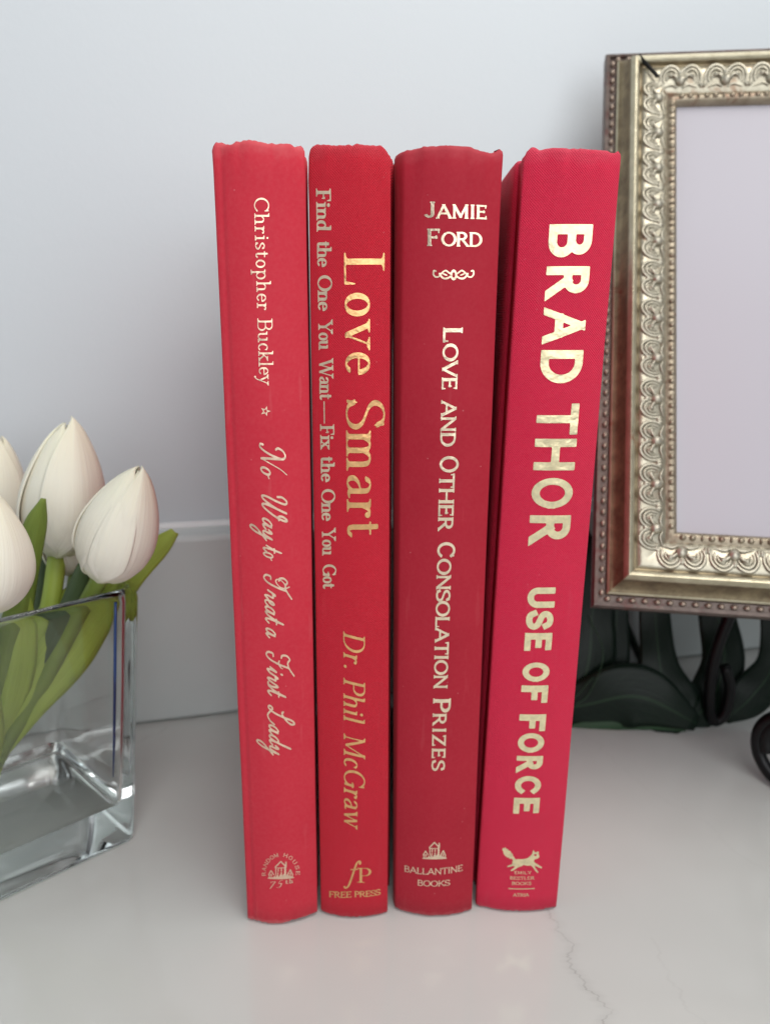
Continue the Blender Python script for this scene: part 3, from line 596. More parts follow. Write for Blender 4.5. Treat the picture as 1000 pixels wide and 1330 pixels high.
LABELS = ['leftmost hardcover, faded rose red paper spine with a star and script title lettering',
 'bright red cloth hardcover with two lines of amber serif lettering, FREE PRESS at its foot',
 'dark brick red hardcover with small capitals and a gold flourish under the author name',
 'rightmost hardcover, crimson cloth spine with bold wide gold capitals and a running fox']
def make_book(i, cloth, foil):
    bk = BOOKS[i]; org, yaw, W, TL, TR, SAG = bk; D = 0.131 if i == 0 else 0.137; T_ = 0.0022
    root = empty('hardcover_book', org, (0, 0, R(yaw))); tag(root, LABELS[i], 'book', 'red hardcover books standing upright in a row')
    def shear(x, z):
        l = TL * z / HGT; r = W + (TR - W) * z / HGT; return l + (r - l) * (x / W) - x + (x * (-.6 + .95 * z / HGT) if x < 0 and i == 2 else 0)
    # spine: arc with soft shoulders and a joint groove on each side
    ns = 48; arcp = []
    for k in range(ns + 1):
        t = k / ns; arcp.append((W * t, -SAG * (1 - (2 * t - 1) ** 2) + (.00035 * math.exp(-((t - .085) / .022) ** 2) if i == 0 else 0)))
    left = [(.0004, .0105), (.0014, .0085), (.0016, .0070), (.0009, .0052), (.0001, .0036), (-.0001, .0022), (-.0001, .0009)]
    if i == 2: left = [(-.0016, .0105), (-.0013, .0085), (-.0015, .0070), (-.0019, .0052), (-.0018, .0036), (-.0012, .0020), (-.0004, .0007)]
    prof = left + arcp + [(W - x, y) for x, y in ([(.0004, .0105), (.0014, .0085), (.0016, .0070), (.0009, .0052), (.0001, .0036), (-.0001, .0022), (-.0001, .0009)])[::-1]]
    tp = TOPS[i]; xs = [p[0] for p in tp]; ys = [p[1] * .00024 for p in tp]; bx = [p[0] for p in BOTS[i]]; by = [p[1] * .0006 for p in BOTS[i]]
    top = []; bot = []
    for k, (x, y) in enumerate(prof):
        t = min(1, max(0, x / W)); fl = 1.0 if y < .0005 else max(0, 1 - (y - .0005) / .004)
        top.append(float(np.interp(t, xs, ys)) * fl + (-.0006 + .0006 * fl)); bot.append(float(np.interp(t, bx, by)) * fl + .0003)
    spo = sheet_solid('spine', prof, T_, HGT, top, bot, cloth, root, shear, 0.0006, i * 13.7)
    for sg in (0, 1):
        pr = ((.0004, .0007), (.0006, .0008), (.0016, .0004), (.0010, .0006))[i][sg]
        p = [(-.0004 if i == 2 and not sg else .0005, .0107), (-pr * .85, .0122), (-pr, .020), (-pr, .070), (-pr, D - .001), (-pr + .0003, D)]
        P = [(x, y) for x, y in p][::-1]
        if sg: P = [(W - x, y) for x, y in p]
        b = sheet_solid('cover_board', P, .0026, HGT, [0.0] * 6, [.0003] * 6, cloth, root, lambda x, z, sg=sg: shear(x, z) + ((0, .0002, 0, 0)[i] if sg else -(0, 0, .0010, 0)[i]) * z / HGT)
    pb = []; V = []; Fc = []
    pts = [(.0032, .0035)] + [(W * t, .0032 - SAG * .4 * (1 - (2 * t - 1) ** 2)) for t in (.3, .5, .7)] + [(W - .0032, .0035), (W - .0032, D - .004), (W / 2, D - .006), (.0032, D - .004)]
    for z in (.0035, HGT - .0035):
        for x, y in pts: V.append((x + shear(x, z), y, z))
    n = len(pts)
    for k in range(n): Fc.append((k, (k + 1) % n, n + (k + 1) % n, n + k))
    Fc.append(tuple(range(n))); Fc.append(tuple(range(n, 2 * n)))
    fixn(mesh('page_block', V, Fc, PAGES, root, smooth=False))
    # foil lettering, one mesh per block of text, laid on the cloth
    from mathutils.bvhtree import BVHTree
    bvh = BVHTree.FromPolygons([v.co.copy() for v in spo.data.vertices], [tuple(p.vertices) for p in spo.data.polygons])
    def onspine(u, z):
        h_ = bvh.ray_cast(Vector((u, -0.02, z)), Vector((0, 1, 0)))[0]
        return h_.y if h_ is not None else ysurf(bk, u, z)
    groups = {}
    for row in TEXT:
        if row[0] == i: groups.setdefault(row[1], []).append(row)
    for gname, rows in groups.items():
        V = []; Fc = []
        for _, _, font, txt, sx, sy, ex, ey, cxx, cyy in rows:
            S = np.array((sx, sy)) * .001; E = np.array((ex, ey)) * .001; C = np.array((cxx, cyy)) * .001; A = E - S; La = np.linalg.norm(A); cap = np.linalg.norm(C)
            def putter(ox, kx):
                def put(gx, gy):
                    q = S + A * ((ox + gx * kx) / La) + C * gy
                    return (q[0], onspine(q[0], q[1]) - .00007, q[1])
                return put
            if font == 'mark':
                f, asp = DEV[txt]; nn = 40 if txt != 'rule' else 4
                contour_mesh(f, (-.1, asp + .1, -.1, 1.15), nn, V, Fc, putter(0, La / asp)); continue
            st = STY[font]; w_ = st.get('wide', 1); advs = [glyph_field(c, font)[0] * w_ for c in txt]
            i0 = ink(txt[0], font)[0] * w_; i1 = ink(txt[-1], font)[1] * w_
            tot = sum(advs[:-1]) + i1 - i0; fit = La / (tot * cap); kx = fit * cap; track = 0
            if len(txt) > 1 and fit > 1.08 and font != 'script':
                kx = cap * 1.08; track = (La - tot * kx) / (len(txt) - 1)
            ox = -i0 * kx
            for c in txt:
                adv, f, bnd = glyph_field(c, font); w = st.get('wide', 1)
                contour_mesh(f, bnd, 54 if cap > .003 else 30, V, Fc, putter(ox, kx * w)); ox += adv * w * kx + track
        o = mesh(gname, V, Fc, F2B if gname == 'subtitle_lettering' else foil, root)
        if gname == 'publisher_mark' : o['label'] = ['gold arched lettering over a small house', 'gold monogram letters over FREE PRESS', 'gold house over BALLANTINE BOOKS', 'gold running fox over small lettering'][i]
    return root
C1 = mat_cloth('rose_red_paper', (0.50, 0.024, 0.044), (0.54, 0.030, 0.050), (0.62, 0.20, 0.20), weave=False, rough=0.6)
C2 = mat_cloth('bright_red_cloth', (0.60, 0.006, 0.024), (0.64, 0.008, 0.030), (0.62, 0.10, 0.12), weave=True)
C3 = mat_cloth('brick_red_paper', (0.34, 0.013, 0.027), (0.38, 0.017, 0.033), (0.50, 0.11, 0.12), weave=False, rough=0.6)
C4 = mat_cloth('crimson_cloth', (0.72, 0.009, 0.056), (0.76, 0.012, 0.064), (0.68, 0.13, 0.17), weave=True)
F1 = mat_foil('pale_copper_foil', (0.95, 0.70, 0.52), 0.36); F2B = mat_foil('cream_amber_foil', (1.0, 0.82, 0.60), 0.42, 0.45); F2 = mat_foil('amber_gold_foil', (0.88, 0.52, 0.23), 0.30)
F3 = mat_foil('cream_gold_foil', (0.97, 0.79, 0.58), 0.33); F4 = mat_foil('pale_gold_foil', (0.95, 0.83, 0.52), 0.32)
for i, (c, f) in enumerate(((C1, F1), (C2, F2), (C3, F3), (C4, F4))): make_book(i, c, f)

# ------------------------------------------------------------------ picture frame
FO = Vector((0.11091, 0.26872, 0.12014)); FR = Vector((0.98825, -0.15286, -0.00238)); FU = Vector((0.07373, 0.46292, 0.88333)); FB = Vector((0.13393, 0.87312, -0.46874))
FW, FH = 0.235, 0.1993
def mat_gilt(name, c1, c2, red, amt, rough=0.34, metal=0.75):
    s = NT(name); v = s.coord()
    a = s.ramp(s.noise(v, 160, 5, 0.65), [(0.35, 0.0), (0.65, 1.0)]); c = s.mix(a, c1, c2)
    vs = s.coord(scale=(1, 1, 1)); r_ = s.ramp(s.noise(v, 90, 6, 0.7, 0.6), [(0.62 - amt, 0.0), (0.70 - amt * .5, 1.0)]); c = s.mix(s.math('MULTIPLY', r_, 0.8), c, red)
    k = s.ramp(s.noise(v, 700, 4, 0.7), [(0.66, 0.0), (0.74, 1.0)]); c = s.mix(s.math('MULTIPLY', k, 0.6), c, (0.05, 0.045, 0.03))
    s.l(c, s.b.inputs['Base Color']); s.set(Metallic=metal, Roughness=rough)
    s.l(s.bump(s.noise(v, 800, 4, 0.65), 0.5, 0.00025), s.b.inputs['Normal']); return s.m
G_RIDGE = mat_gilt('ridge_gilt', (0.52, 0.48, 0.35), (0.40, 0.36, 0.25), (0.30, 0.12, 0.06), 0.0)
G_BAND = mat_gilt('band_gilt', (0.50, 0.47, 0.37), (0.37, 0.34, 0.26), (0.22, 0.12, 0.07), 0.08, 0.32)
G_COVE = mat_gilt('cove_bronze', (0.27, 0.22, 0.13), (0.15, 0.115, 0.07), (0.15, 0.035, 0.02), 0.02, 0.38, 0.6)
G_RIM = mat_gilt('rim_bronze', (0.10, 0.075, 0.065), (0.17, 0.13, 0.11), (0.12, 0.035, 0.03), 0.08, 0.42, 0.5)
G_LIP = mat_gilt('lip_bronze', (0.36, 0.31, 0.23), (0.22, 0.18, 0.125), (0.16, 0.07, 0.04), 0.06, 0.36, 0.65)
G_ORN = mat_gilt('ornament_gilt', (0.52, 0.49, 0.40), (0.37, 0.34, 0.26), (0.30, 0.18, 0.10), 0.03, 0.36)
frame = empty('picture_frame', FO); frame.rotation_euler = Matrix((FR, FB, FU)).transposed().to_euler(); frame.scale = (.96, .96, .96)
tag(frame, 'ornate antique gold picture frame leaning back on a black easel, holding a blank pale sheet', 'picture frame')
# local: x right, y back, z up, origin at the opening's lower left corner
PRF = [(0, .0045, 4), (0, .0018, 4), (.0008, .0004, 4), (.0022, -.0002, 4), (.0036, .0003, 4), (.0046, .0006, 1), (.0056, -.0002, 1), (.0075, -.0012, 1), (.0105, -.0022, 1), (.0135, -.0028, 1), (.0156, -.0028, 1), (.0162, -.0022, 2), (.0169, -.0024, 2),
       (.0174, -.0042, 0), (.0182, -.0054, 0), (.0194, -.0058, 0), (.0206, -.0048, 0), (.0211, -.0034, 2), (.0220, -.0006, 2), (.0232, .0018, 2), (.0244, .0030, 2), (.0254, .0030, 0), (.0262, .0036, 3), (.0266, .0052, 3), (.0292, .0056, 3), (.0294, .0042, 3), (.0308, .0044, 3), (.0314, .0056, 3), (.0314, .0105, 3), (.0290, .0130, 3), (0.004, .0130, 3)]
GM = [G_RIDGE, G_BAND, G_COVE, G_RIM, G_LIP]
# each rail: local frame with s along the opening edge
RAILS = [('bottom', Vector((0, 0, 0)), Vector((1, 0, 0)), Vector((0, 0, -1)), FW), ('left', Vector((0, 0, FH)), Vector((0, 0, -1)), Vector((-1, 0, 0)), FH),
         ('top', Vector((FW, 0, FH)), Vector((-1, 0, 0)), Vector((0, 0, 1)), FW), ('right', Vector((FW, 0, 0)), Vector((0, 0, 1)), Vector((1, 0, 0)), FH)]
def scroll_mesh():
    """one shell motif: two pairs of nested arches, a bud and small leaves; x along the band, z outwards, raised towards -y"""
    bm = bmesh.new(); V = []; Fc = []
    def tb(pts, r0, r1, seg=6):
        C = catmull(pts, 5); N = len(C); base = len(V)
        for i, c in enumerate(C):
            t = C[min(i + 1, N - 1)] - C[max(i - 1, 0)]; t = t / (np.linalg.norm(t) + 1e-12); a = np.cross(t, (0, 1, 0)); a /= np.linalg.norm(a) + 1e-12
            f = i / (N - 1); r = (r0 + (r1 - r0) * f) * (.35 + .65 * math.sin(math.pi * min(max(f, .02), .98)) ** .5)
            for k in range(seg):
                an = 2 * math.pi * k / seg; V.append(tuple(np.array(c) + a * r * math.cos(an) + np.array((0, 1, 0)) * r * .8 * math.sin(an)))
        for i in range(N - 1):
            for k in range(seg): Fc.append((base + i * seg + k, base + i * seg + (k + 1) % seg, base + (i + 1) * seg + (k + 1) % seg, base + (i + 1) * seg + k))
    m_ = .001
    for sg in (-1, 1):
        for rr, hh, w in ((4.2, 10.6, .85), (2.9, 9.0, .72), (1.6, 7.4, .62)):
            cx = sg * 4.3
            P = [((cx + rr * math.cos(R(a))) * m_, -.0002 * (1 + math.sin(R(a))), (5.2 + (hh - 5.2) * math.sin(R(a))) * m_) for a in ((-35, 0, 35, 70, 100, 135, 170, 205) if sg > 0 else (215, 180, 145, 110, 80, 45, 10, -25))]
            tb(P, w * m_, w * m_ * .8)
        tb([(sg * .6 * m_, -.0003, 3.6 * m_), (sg * 2.4 * m_, -.0012, 5.6 * m_), (sg * 4.2 * m_, -.0009, 6.3 * m_), (sg * 5.6 * m_, -.0003, 4.6 * m_)], .8 * m_, .45 * m_)
        tb([(sg * 1.0 * m_, 0, 1.0 * m_), (sg * 3.4 * m_, -.0003, 2.2 * m_), (sg * 7.4 * m_, 0, .9 * m_)], .62 * m_, .3 * m_)
    def blob(c, r):
        base = len(V); a_, b_ = 8, 5
        for j in range(b_ + 1):
            th = math.pi * j / b_
            for k in range(a_):
                ph = 2 * math.pi * k / a_; V.append((c[0] + r[0] * math.sin(th) * math.cos(ph), c[1] - r[1] * math.cos(th), c[2] + r[2] * math.sin(th) * math.sin(ph)))
        for j in range(b_):
            for k in range(a_): Fc.append((base + j * a_ + k, base + j * a_ + (k + 1) % a_, base + (j + 1) * a_ + (k + 1) % a_, base + (j + 1) * a_ + k))
    blob((0, -.0004, .0040), (.0024, .0020, .0026)); blob((0, -.0002, .0078), (.0010, .0008, .0015))
    for sg in (-1, 1): blob((sg * .0088, 0, .0025), (.0009, .0007, .0017)); blob((sg * .0042, -.0006, .0064), (.0012, .0009, .0012))
    return V, Fc
SV, SF = scroll_mesh(); shell_me = None; bead_me = None
for nm, o0, ds, dn, ln in RAILS:
    V = []; Fc = []; fm = []
    nseg = 24
    for k in range(nseg + 1):
        for o_, d_, _ in PRF:
            s_ = -o_ + (ln + 2 * o_) * k / nseg; q = o0 + ds * s_ + dn * o_ + Vector((0, d_, 0)); V.append(q)
    n = len(PRF)
    for k in range(nseg):
        for j in range(n - 1):
            Fc.append((k * n + j, k * n + j + 1, (k + 1) * n + j + 1, (k + 1) * n + j)); fm.append(PRF[j][2])
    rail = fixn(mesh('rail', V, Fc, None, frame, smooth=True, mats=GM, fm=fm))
    es = rail.modifiers.new('edge', 'EDGE_SPLIT'); es.split_angle = R(50)
    rot = Matrix((ds, Vector((0, 1, 0)), dn)).transposed().to_4x4()
    ls = ln + .018; cnt = round(ls / .0188); pit = ls / cnt
    for k in range(-0, cnt):
        if shell_me is None:
            so = mesh('shell_ornament', SV, SF, G_ORN, rail); shell_me = so.data; fixn(so)
        else:
            so = bpy.data.objects.new('shell_ornament', shell_me); COL.objects.link(so); so.parent = rail
        so.matrix_local = Matrix.Translation(o0 + ds * (-.009 + pit * (k + .5)) + dn * .0050 + Vector((0, -.0008, 0))) @ rot @ Matrix.Rotation(R(13), 4, 'X') @ Matrix.Scale(pit / .0188, 4, (1, 0, 0))
    # corner leaf so the band turns the mitre
    tl = ln + 2 * .028; cb = int(tl / .0047)
    for k in range(cb):
        if bead_me is None:
            bv = []; bf = []
            for j, (r_, y_) in enumerate(((.00145, .0004), (.00135, -.0005), (.0007, -.0011))):
                for q in range(8): bv.append((r_ * math.cos(q * math.pi / 4), y_, r_ * .8 * math.sin(q * math.pi / 4)))
            for j in range(2):
                for q in range(8): bf.append((j * 8 + q, j * 8 + (q + 1) % 8, (j + 1) * 8 + (q + 1) % 8, (j + 1) * 8 + q))
            bf.append(tuple(range(16, 24))); bo = fixn(mesh('bead', bv, bf, mat_gilt('bead_bronze', (0.42, 0.34, 0.28), (0.30, 0.23, 0.18), (0.16, 0.06, 0.05), 0.0, 0.3, 0.6), rail)); bead_me = bo.data
        else:
            bo = bpy.data.objects.new('bead', bead_me); COL.objects.link(bo); bo.parent = rail
        bo.matrix_local = Matrix.Translation(o0 + ds * (-.028 + tl * (k + .5) / cb) + dn * .0280 + Vector((0, .0050, 0))) @ rot
    # small egg moulding along the opening, one joined strip
    V = []; Fc = []; ce = int(ln / .0036)
    for k in range(ce):
        big = k % 3 != 2; c = o0 + ds * (ln * (k + .5) / ce) + dn * .0024 + Vector((0, -.0001, 0)); rx = .0014 if big else .0006; base = len(V)
        for j, (rr, yy) in enumerate(((1, .0002), (.85, -.0005), (.3, -.0009))):
            for q in range(8): V.append(c + ds * rx * rr * math.cos(q * math.pi / 4) + dn * .0013 * rr * math.sin(q * math.pi / 4) + Vector((0, yy, 0)))
        for j in range(2):
            for q in range(8): Fc.append((base + j * 8 + q, base + j * 8 + (q + 1) % 8, base + (j + 1) * 8 + (q + 1) % 8, base + (j + 1) * 8 + q))
        Fc.append(tuple(base + 16 + q for q in range(8)))
    tag(fixn(mesh('egg_moulding', V, Fc, G_LIP, rail)), kind='stuff')
sh = NT('blank_sheet'); sh.b.inputs['Base Color'].default_value = (0.42, 0.405, 0.445, 1); sh.set(Roughness=0.55, Specular_IOR_Level=0.4)
V = [(-.003, .0040, -.003), (FW + .003, .0040, -.003), (FW + .003, .0040, FH + .003), (-.003, .0040, FH + .003)] ; V += [(x, .0052, z) for x, _, z in V]
fixn(mesh('blank_sheet', V, [(0, 1, 2, 3), (7, 6, 5, 4), (0, 4, 5, 1), (1, 5, 6, 2), (2, 6, 7, 3), (3, 7, 4, 0)], sh.m, frame, smooth=False))
V = [(-.02, .0131, -.02), (FW + .02, .0131, -.02), (FW + .02, .0131, FH + .02), (-.02, .0131, FH + .02)]; V += [(x, .0150, z) for x, _, z in V]
fixn(mesh('backing_board', V, [(0, 1, 2, 3), (7, 6, 5, 4), (0, 4, 5, 1), (1, 5, 6, 2), (2, 6, 7, 3), (3, 7, 4, 0)], mat_simple('backing_card', (0.10, 0.08, 0.06), 0.8), frame, smooth=False))
# dark open mitre crack at the top left corner
V = [(-.0100, -.0042, FH + .0095), (-.0088, -.0042, FH + .0098), (-.0180, -.0062, FH + .0200), (-.0185, -.0050, FH + .0198)]; V = [(x, y - .0003, z) for x, y, z in V] + [(x, y + .001, z) for x, y, z in V]
fixn(mesh('mitre_crack', V, [(0, 1, 2, 3), (7, 6, 5, 4), (0, 4, 5, 1), (1, 5, 6, 2), (2, 6, 7, 3), (3, 7, 4, 0)], mat_simple('dark_gap', (0.01, 0.01, 0.01), 0.9), frame, smooth=False))

# ------------------------------------------------------------------ easel
IRON = mat_simple('black_iron', (0.004, 0.004, 0.0045), 0.33, 0.0, 0.25, bump=0.3, bscale=900)
easel = empty('display_easel', (0.235, 0.33, 0.0)); tag(easel, 'black wrought iron easel with curled feet under the ornate picture frame', 'easel')
def E_(p): return tuple(Vector(p) - Vector((0.235, 0.33, 0.0)))
for sg in (-1, 1):
    X0 = 0.235
    def mx(x): return X0 + (x - X0) * (1 if sg < 0 else -1)
    # front curled foot: a ring standing on the counter
    cxr, cyr, czr, rr = 0.1755, 0.2760, 0.0197, 0.0168
    ring = []
    for k in range(0, 19):
        a = R(75 + 27 * k); q = rr * (1 - .03 * max(0, k - 10)); dirx, diry = .60, -.80
        ring.append(E_((mx(cxr + q * math.cos(a) * dirx), cyr + q * math.cos(a) * diry, czr + q * math.sin(a))))
    tube('scroll_foot', ring[::-1], .0029, IRON, easel, 12, 5)
    leg = [(0.1765, 0.2750, 0.0355), (0.1725, 0.287, 0.0430), (0.171, 0.292, 0.058), (0.176, 0.284, 0.085), (0.186, 0.286, 0.115), (0.196, 0.307, 0.16), (0.205, 0.331, 0.21)]
    tube('leg', [E_((mx(x), y, z)) for x, y, z in leg], .0026, IRON, easel, 12, 6)
    back = [(0.166, 0.322, 0.080), (0.1600, 0.326, 0.045), (0.1605, 0.328, 0.018), (0.1645, 0.329, 0.0045), (0.1695, 0.329, 0.008), (0.1705, 0.329, 0.022), (0.1665, 0.329, 0.034)]
    tube('scroll', [E_((mx(x), y, z)) for x, y, z in back], .0027, IRON, easel, 12, 6)
    rest = [(0.1665, 0.300, 0.034), (0.1675, 0.290, 0.0500), (0.1678, 0.284, 0.0625), (0.1685, 0.284, 0.0780)]
    arm = [(0.178, 0.288, 0.086), (0.185, 0.292, 0.066), (0.188, 0.290, 0.046), (0.179, 0.278, 0.036)]
    tube('scroll_arm', [E_((mx(x), y, z)) for x, y, z in arm], .0026, IRON, easel, 12, 6)
tube('crossbar', [E_((0.166, 0.322, 0.079)), E_((0.235, 0.326, 0.079)), E_((0.304, 0.322, 0.079))], .0026, IRON, easel, 12, 4)
tube('ledge', [E_((0.172, 0.258, 0.0890)), E_((0.235, 0.249, 0.0885)), E_((0.300, 0.240, 0.0880))], .0024, IRON, easel, 12, 4)
tube('rear_leg', [E_((0.235, 0.320, 0.19)), E_((0.235, 0.360, 0.10)), E_((0.235, 0.388, 0.0022))], .0024, IRON, easel, 12, 4)

# ------------------------------------------------------------------ leaves and tulips
def mat_leaf(name, c1, c2, rough=0.45, sss=0.0, spec=0.4, rib=0):
    s = NT(name); c = s.n('ShaderNodeUVMap'); c.uv_map = 'UV'
    mp = s.n('ShaderNodeMapping'); mp.inputs['Scale'].default_value = (26, 1.2, 1); s.l(c.outputs[0], mp.inputs[0])
    n = s.noise(mp.outputs[0], 1.6, 3, 0.5); v = s.coord(); n2 = s.noise(v, 60, 3, 0.5)
    col = s.mix(s.ramp(n2, [(0.3, 0.0), (0.7, 1.0)]), c1, c2); col = s.mix(s.math('MULTIPLY', s.ramp(n, [(0.35, 0.0), (0.65, 1.0)]), 0.35), col, [x * 1.35 for x in c2])
    if rib:
        sp = s.n('ShaderNodeSeparateXYZ'); s.l(c.outputs[0], sp.inputs[0]); du = s.math('ABSOLUTE', s.math('SUBTRACT', sp.outputs['X'], 0.5))
        mid = s.math('LESS_THAN', du, 0.022)
        vn = s.math('GREATER_THAN', s.math('SINE', s.math('MULTIPLY', s.math('SUBTRACT', sp.outputs['Y'], s.math('MULTIPLY', du, 0.5)), 75.0)), 0.965)
        col = s.mix(s.math('MAXIMUM', s.math('MULTIPLY', mid, 0.8), s.math('MULTIPLY', vn, 0.18)), col, (0.02, 0.045, 0.022))
    s.l(col, s.b.inputs['Base Color']); s.set(Roughness=rough, Specular_IOR_Level=spec)
    nb = s.bump(n, 0.5, 0.0004); s.l(s.bump(s.noise(v, 1800, 2, 0.6), 0.25, 0.0001, nb), s.b.inputs['Normal'])
    if sss:
        s.b.inputs['Subsurface Weight'].default_value = sss; s.b.inputs['Subsurface Radius'].default_value = (0.004, 0.006, 0.002); s.b.inputs['Subsurface Scale'].default_value = 0.6
    return s.m
LEAF = mat_leaf('tulip_leaf', (0.13, 0.18, 0.03), (0.17, 0.225, 0.04), 0.5, 0.15)
LEAF_LIT = mat_leaf('lit_leaf', (0.27, 0.35, 0.05), (0.32, 0.40, 0.07), 0.5, 0.2)  # tulip leaf copy, colour brightened for the lit parts inside the vase
LEAF_SHADED = mat_leaf('shaded_leaf', (0.030, 0.055, 0.018), (0.05, 0.08, 0.025), 0.45)  # tulip leaf copy with the shade behind the buds put into its colour
PLANT = mat_leaf('plant_leaf', (0.003, 0.008, 0.005), (0.005, 0.012, 0.007), 0.30, 0, 0.16, 1)
def leaf(name, pts, widths, fold, mat, parent, origin=(0, 0, 0), thick=.0006, twist=0.0, curl=0.0, face=(0, -1, 0.15), nx=10):
    """leaf blade along a 3-D line; widths across, folded along its midrib"""
    C = catmull(pts, 8); N = len(C); V = []; Fc = []; uv = []
    Wd = catmull([(w, 0) for w in widths], 8) if len(widths) == len(pts) else None
    for i, c in enumerate(C):
        t = C[min(i + 1, N - 1)] - C[max(i - 1, 0)]; t /= np.linalg.norm(t) + 1e-12
        f = np.array(face, float); sd = np.cross(t, f); sd /= np.linalg.norm(sd) + 1e-9; nn = np.cross(sd, t)
        tw = twist * i / (N - 1); sd, nn = sd * math.cos(tw) + nn * math.sin(tw), nn * math.cos(tw) - sd * math.sin(tw)
        w = max(Wd[i][0] if Wd else np.interp(i / (N - 1), np.linspace(0, 1, len(widths)), widths), .0002) * .5
        for k in range(nx + 1):
            u = -1 + 2 * k / nx
            h = fold * w * (abs(u) ** 1.3) + curl * w * max(0, abs(u) - .6) ** 2 * 4
            wav = .03 * w * math.sin(i * .7 + (3 if u > 0 else 0)) * abs(u)
            V.append(tuple(c + sd * u * w * (1 - .12 * abs(fold) * u * u) + nn * (-h + wav) - np.array(origin))); uv.append(((u + 1) / 2, i / (N - 1)))
    n = nx + 1
    for i in range(N - 1):
        for k in range(nx): Fc.append((i * n + k, i * n + k + 1, (i + 1) * n + k + 1, (i + 1) * n + k))
    o = mesh(name, V, Fc, mat, parent); ul = o.data.uv_layers.new(name='UV')
    for lp in o.data.loops: ul.data[lp.index].uv = uv[lp.vertex_index]
    sm = o.modifiers.new('thickness', 'SOLIDIFY'); sm.thickness = thick; sm.offset = 0
    return o
def mat_petal():
    s = NT('white_petal'); c = s.n('ShaderNodeUVMap'); c.uv_map = 'UV'
    mp = s.n('ShaderNodeMapping'); mp.inputs['Scale'].default_value = (16, 1.0, 1); s.l(c.outputs[0], mp.inputs[0])
    n = s.noise(mp.outputs[0], 1.8, 3, 0.55); sep = s.n('ShaderNodeSeparateXYZ'); s.l(c.outputs[0], sep.inputs[0])
    base = s.ramp(sep.outputs['Y'], [(0.0, (0.66, 0.64, 0.42)), (0.14, (0.76, 0.70, 0.60)), (0.6, (0.80, 0.76, 0.63)), (1.0, (0.82, 0.79, 0.60))])
    col = s.mix(s.math('MULTIPLY', s.ramp(n, [(0.4, 0.0), (0.7, 1.0)]), 0.22), base, (0.74, 0.67, 0.61))
    s.l(col, s.b.inputs['Base Color']); s.set(Roughness=0.5, Specular_IOR_Level=0.3)
    s.b.inputs['Subsurface Weight'].default_value = 0.25; s.b.inputs['Subsurface Radius'].default_value = (0.006, 0.005, 0.004); s.b.inputs['Subsurface Scale'].default_value = 0.5
    s.l(s.bump(n, 0.45, 0.0005), s.b.inputs['Normal']); return s.m
PETAL = mat_petal(); PISTIL = mat_simple('petal_base_mark', (0.30, 0.19, 0.04), 0.6)
def petal(parent, base, axis, Ht, Rm, ang, half, ln=1.0, off=1.0, lean=0.0, tipr=.07, asym=.05, pw=4.5, spin=None):
    ax = np.array(axis, float); ax /= np.linalg.norm(ax); a = np.cross(ax, (0, -1, 0.0)); a /= np.linalg.norm(a); b = np.cross(ax, a)   # b faces away/towards the camera
    V = []; Fc = []; uv = []; ns, na = 26, 14
    for i in range(ns + 1):
        s_ = i / ns
        r = Rm * ((math.sin(math.pi * min(1, s_ * .965 + .03) ** .70)) ** .72 * (1 - tipr) + tipr * math.sin(math.pi * min(1, .12 + s_ * .82)) ** .5) * off
        r += lean * Rm * s_ * s_
        hw = half * (min(1, (s_ + .08) / .3) ** .5 if s_ < .22 else 1) * math.sqrt(max(0, 1 - (max(0, s_ - .42) / .58) ** pw))
        for k in range(na + 1):
            u = -1 + 2 * k / na; an = ang + u * hw
            rr = r * (1 + asym * u + .05 * abs(u) ** 3 - .02 * math.cos(u * 9)); zz = s_ * Ht * ln - .02 * Ht * abs(u) ** 2
            V.append(tuple(ax * zz + a * rr * math.cos(an) + b * rr * math.sin(an))); uv.append(((u + 1) / 2, s_))
    n = na + 1
    for i in range(ns):
        for k in range(na): Fc.append((i * n + k, i * n + k + 1, (i + 1) * n + k + 1, (i + 1) * n + k))
    o = mesh('petal', V, Fc, PETAL, parent); ul = o.data.uv_layers.new(name='UV')
    for lp in o.data.loops: ul.data[lp.index].uv = uv[lp.vertex_index]
    sm = o.modifiers.new('thickness', 'SOLIDIFY'); sm.thickness = .0009; sm.offset = -1
    sb = o.modifiers.new('smooth', 'SUBSURF'); sb.levels = 1; sb.render_levels = 1
    return o
def tulip(base, tip, Rm, label, front=R(-90), spec=None, stem=None, stem_w=.0034, stem_mat=None, leaves=()):
    base = np.array(base); tip = np.array(tip); ax = tip - base; Ht = np.linalg.norm(ax)
    root = empty('tulip', tuple(base)); tag(root, label, 'tulip', 'white artificial tulips in the glass vase')
    spec = spec or [(0, 1.0, .97, 0), (120, .97, .97, 0), (240, .98, .97, 0), (60, .95, .90, 0), (180, .95, .90, 0), (300, .96, .90, 0)]
    for ang, ln, off, lean in spec:
        petal(root, base, ax, Ht, Rm, front + R(ang), R(80) if off > .93 else R(70), ln, off, lean)
    V = []  # base cup
    o = tube('receptacle', [(0, 0, 0) - ax / Ht * .002, (0, 0, 0) + ax / Ht * .0045], [.0022, Rm * .42], PETAL, root, 14, 3)
    if stem is not None:
        tube('stem', [tuple(np.array(p) - base) for p in stem], stem_w, stem_mat or LEAF, root, 12, 6)
    for lf in leaves: leaf('leaf', lf[0], lf[1], lf[2], lf[3], root, origin=base, **(lf[4] if len(lf) > 4 else {}))
    return root
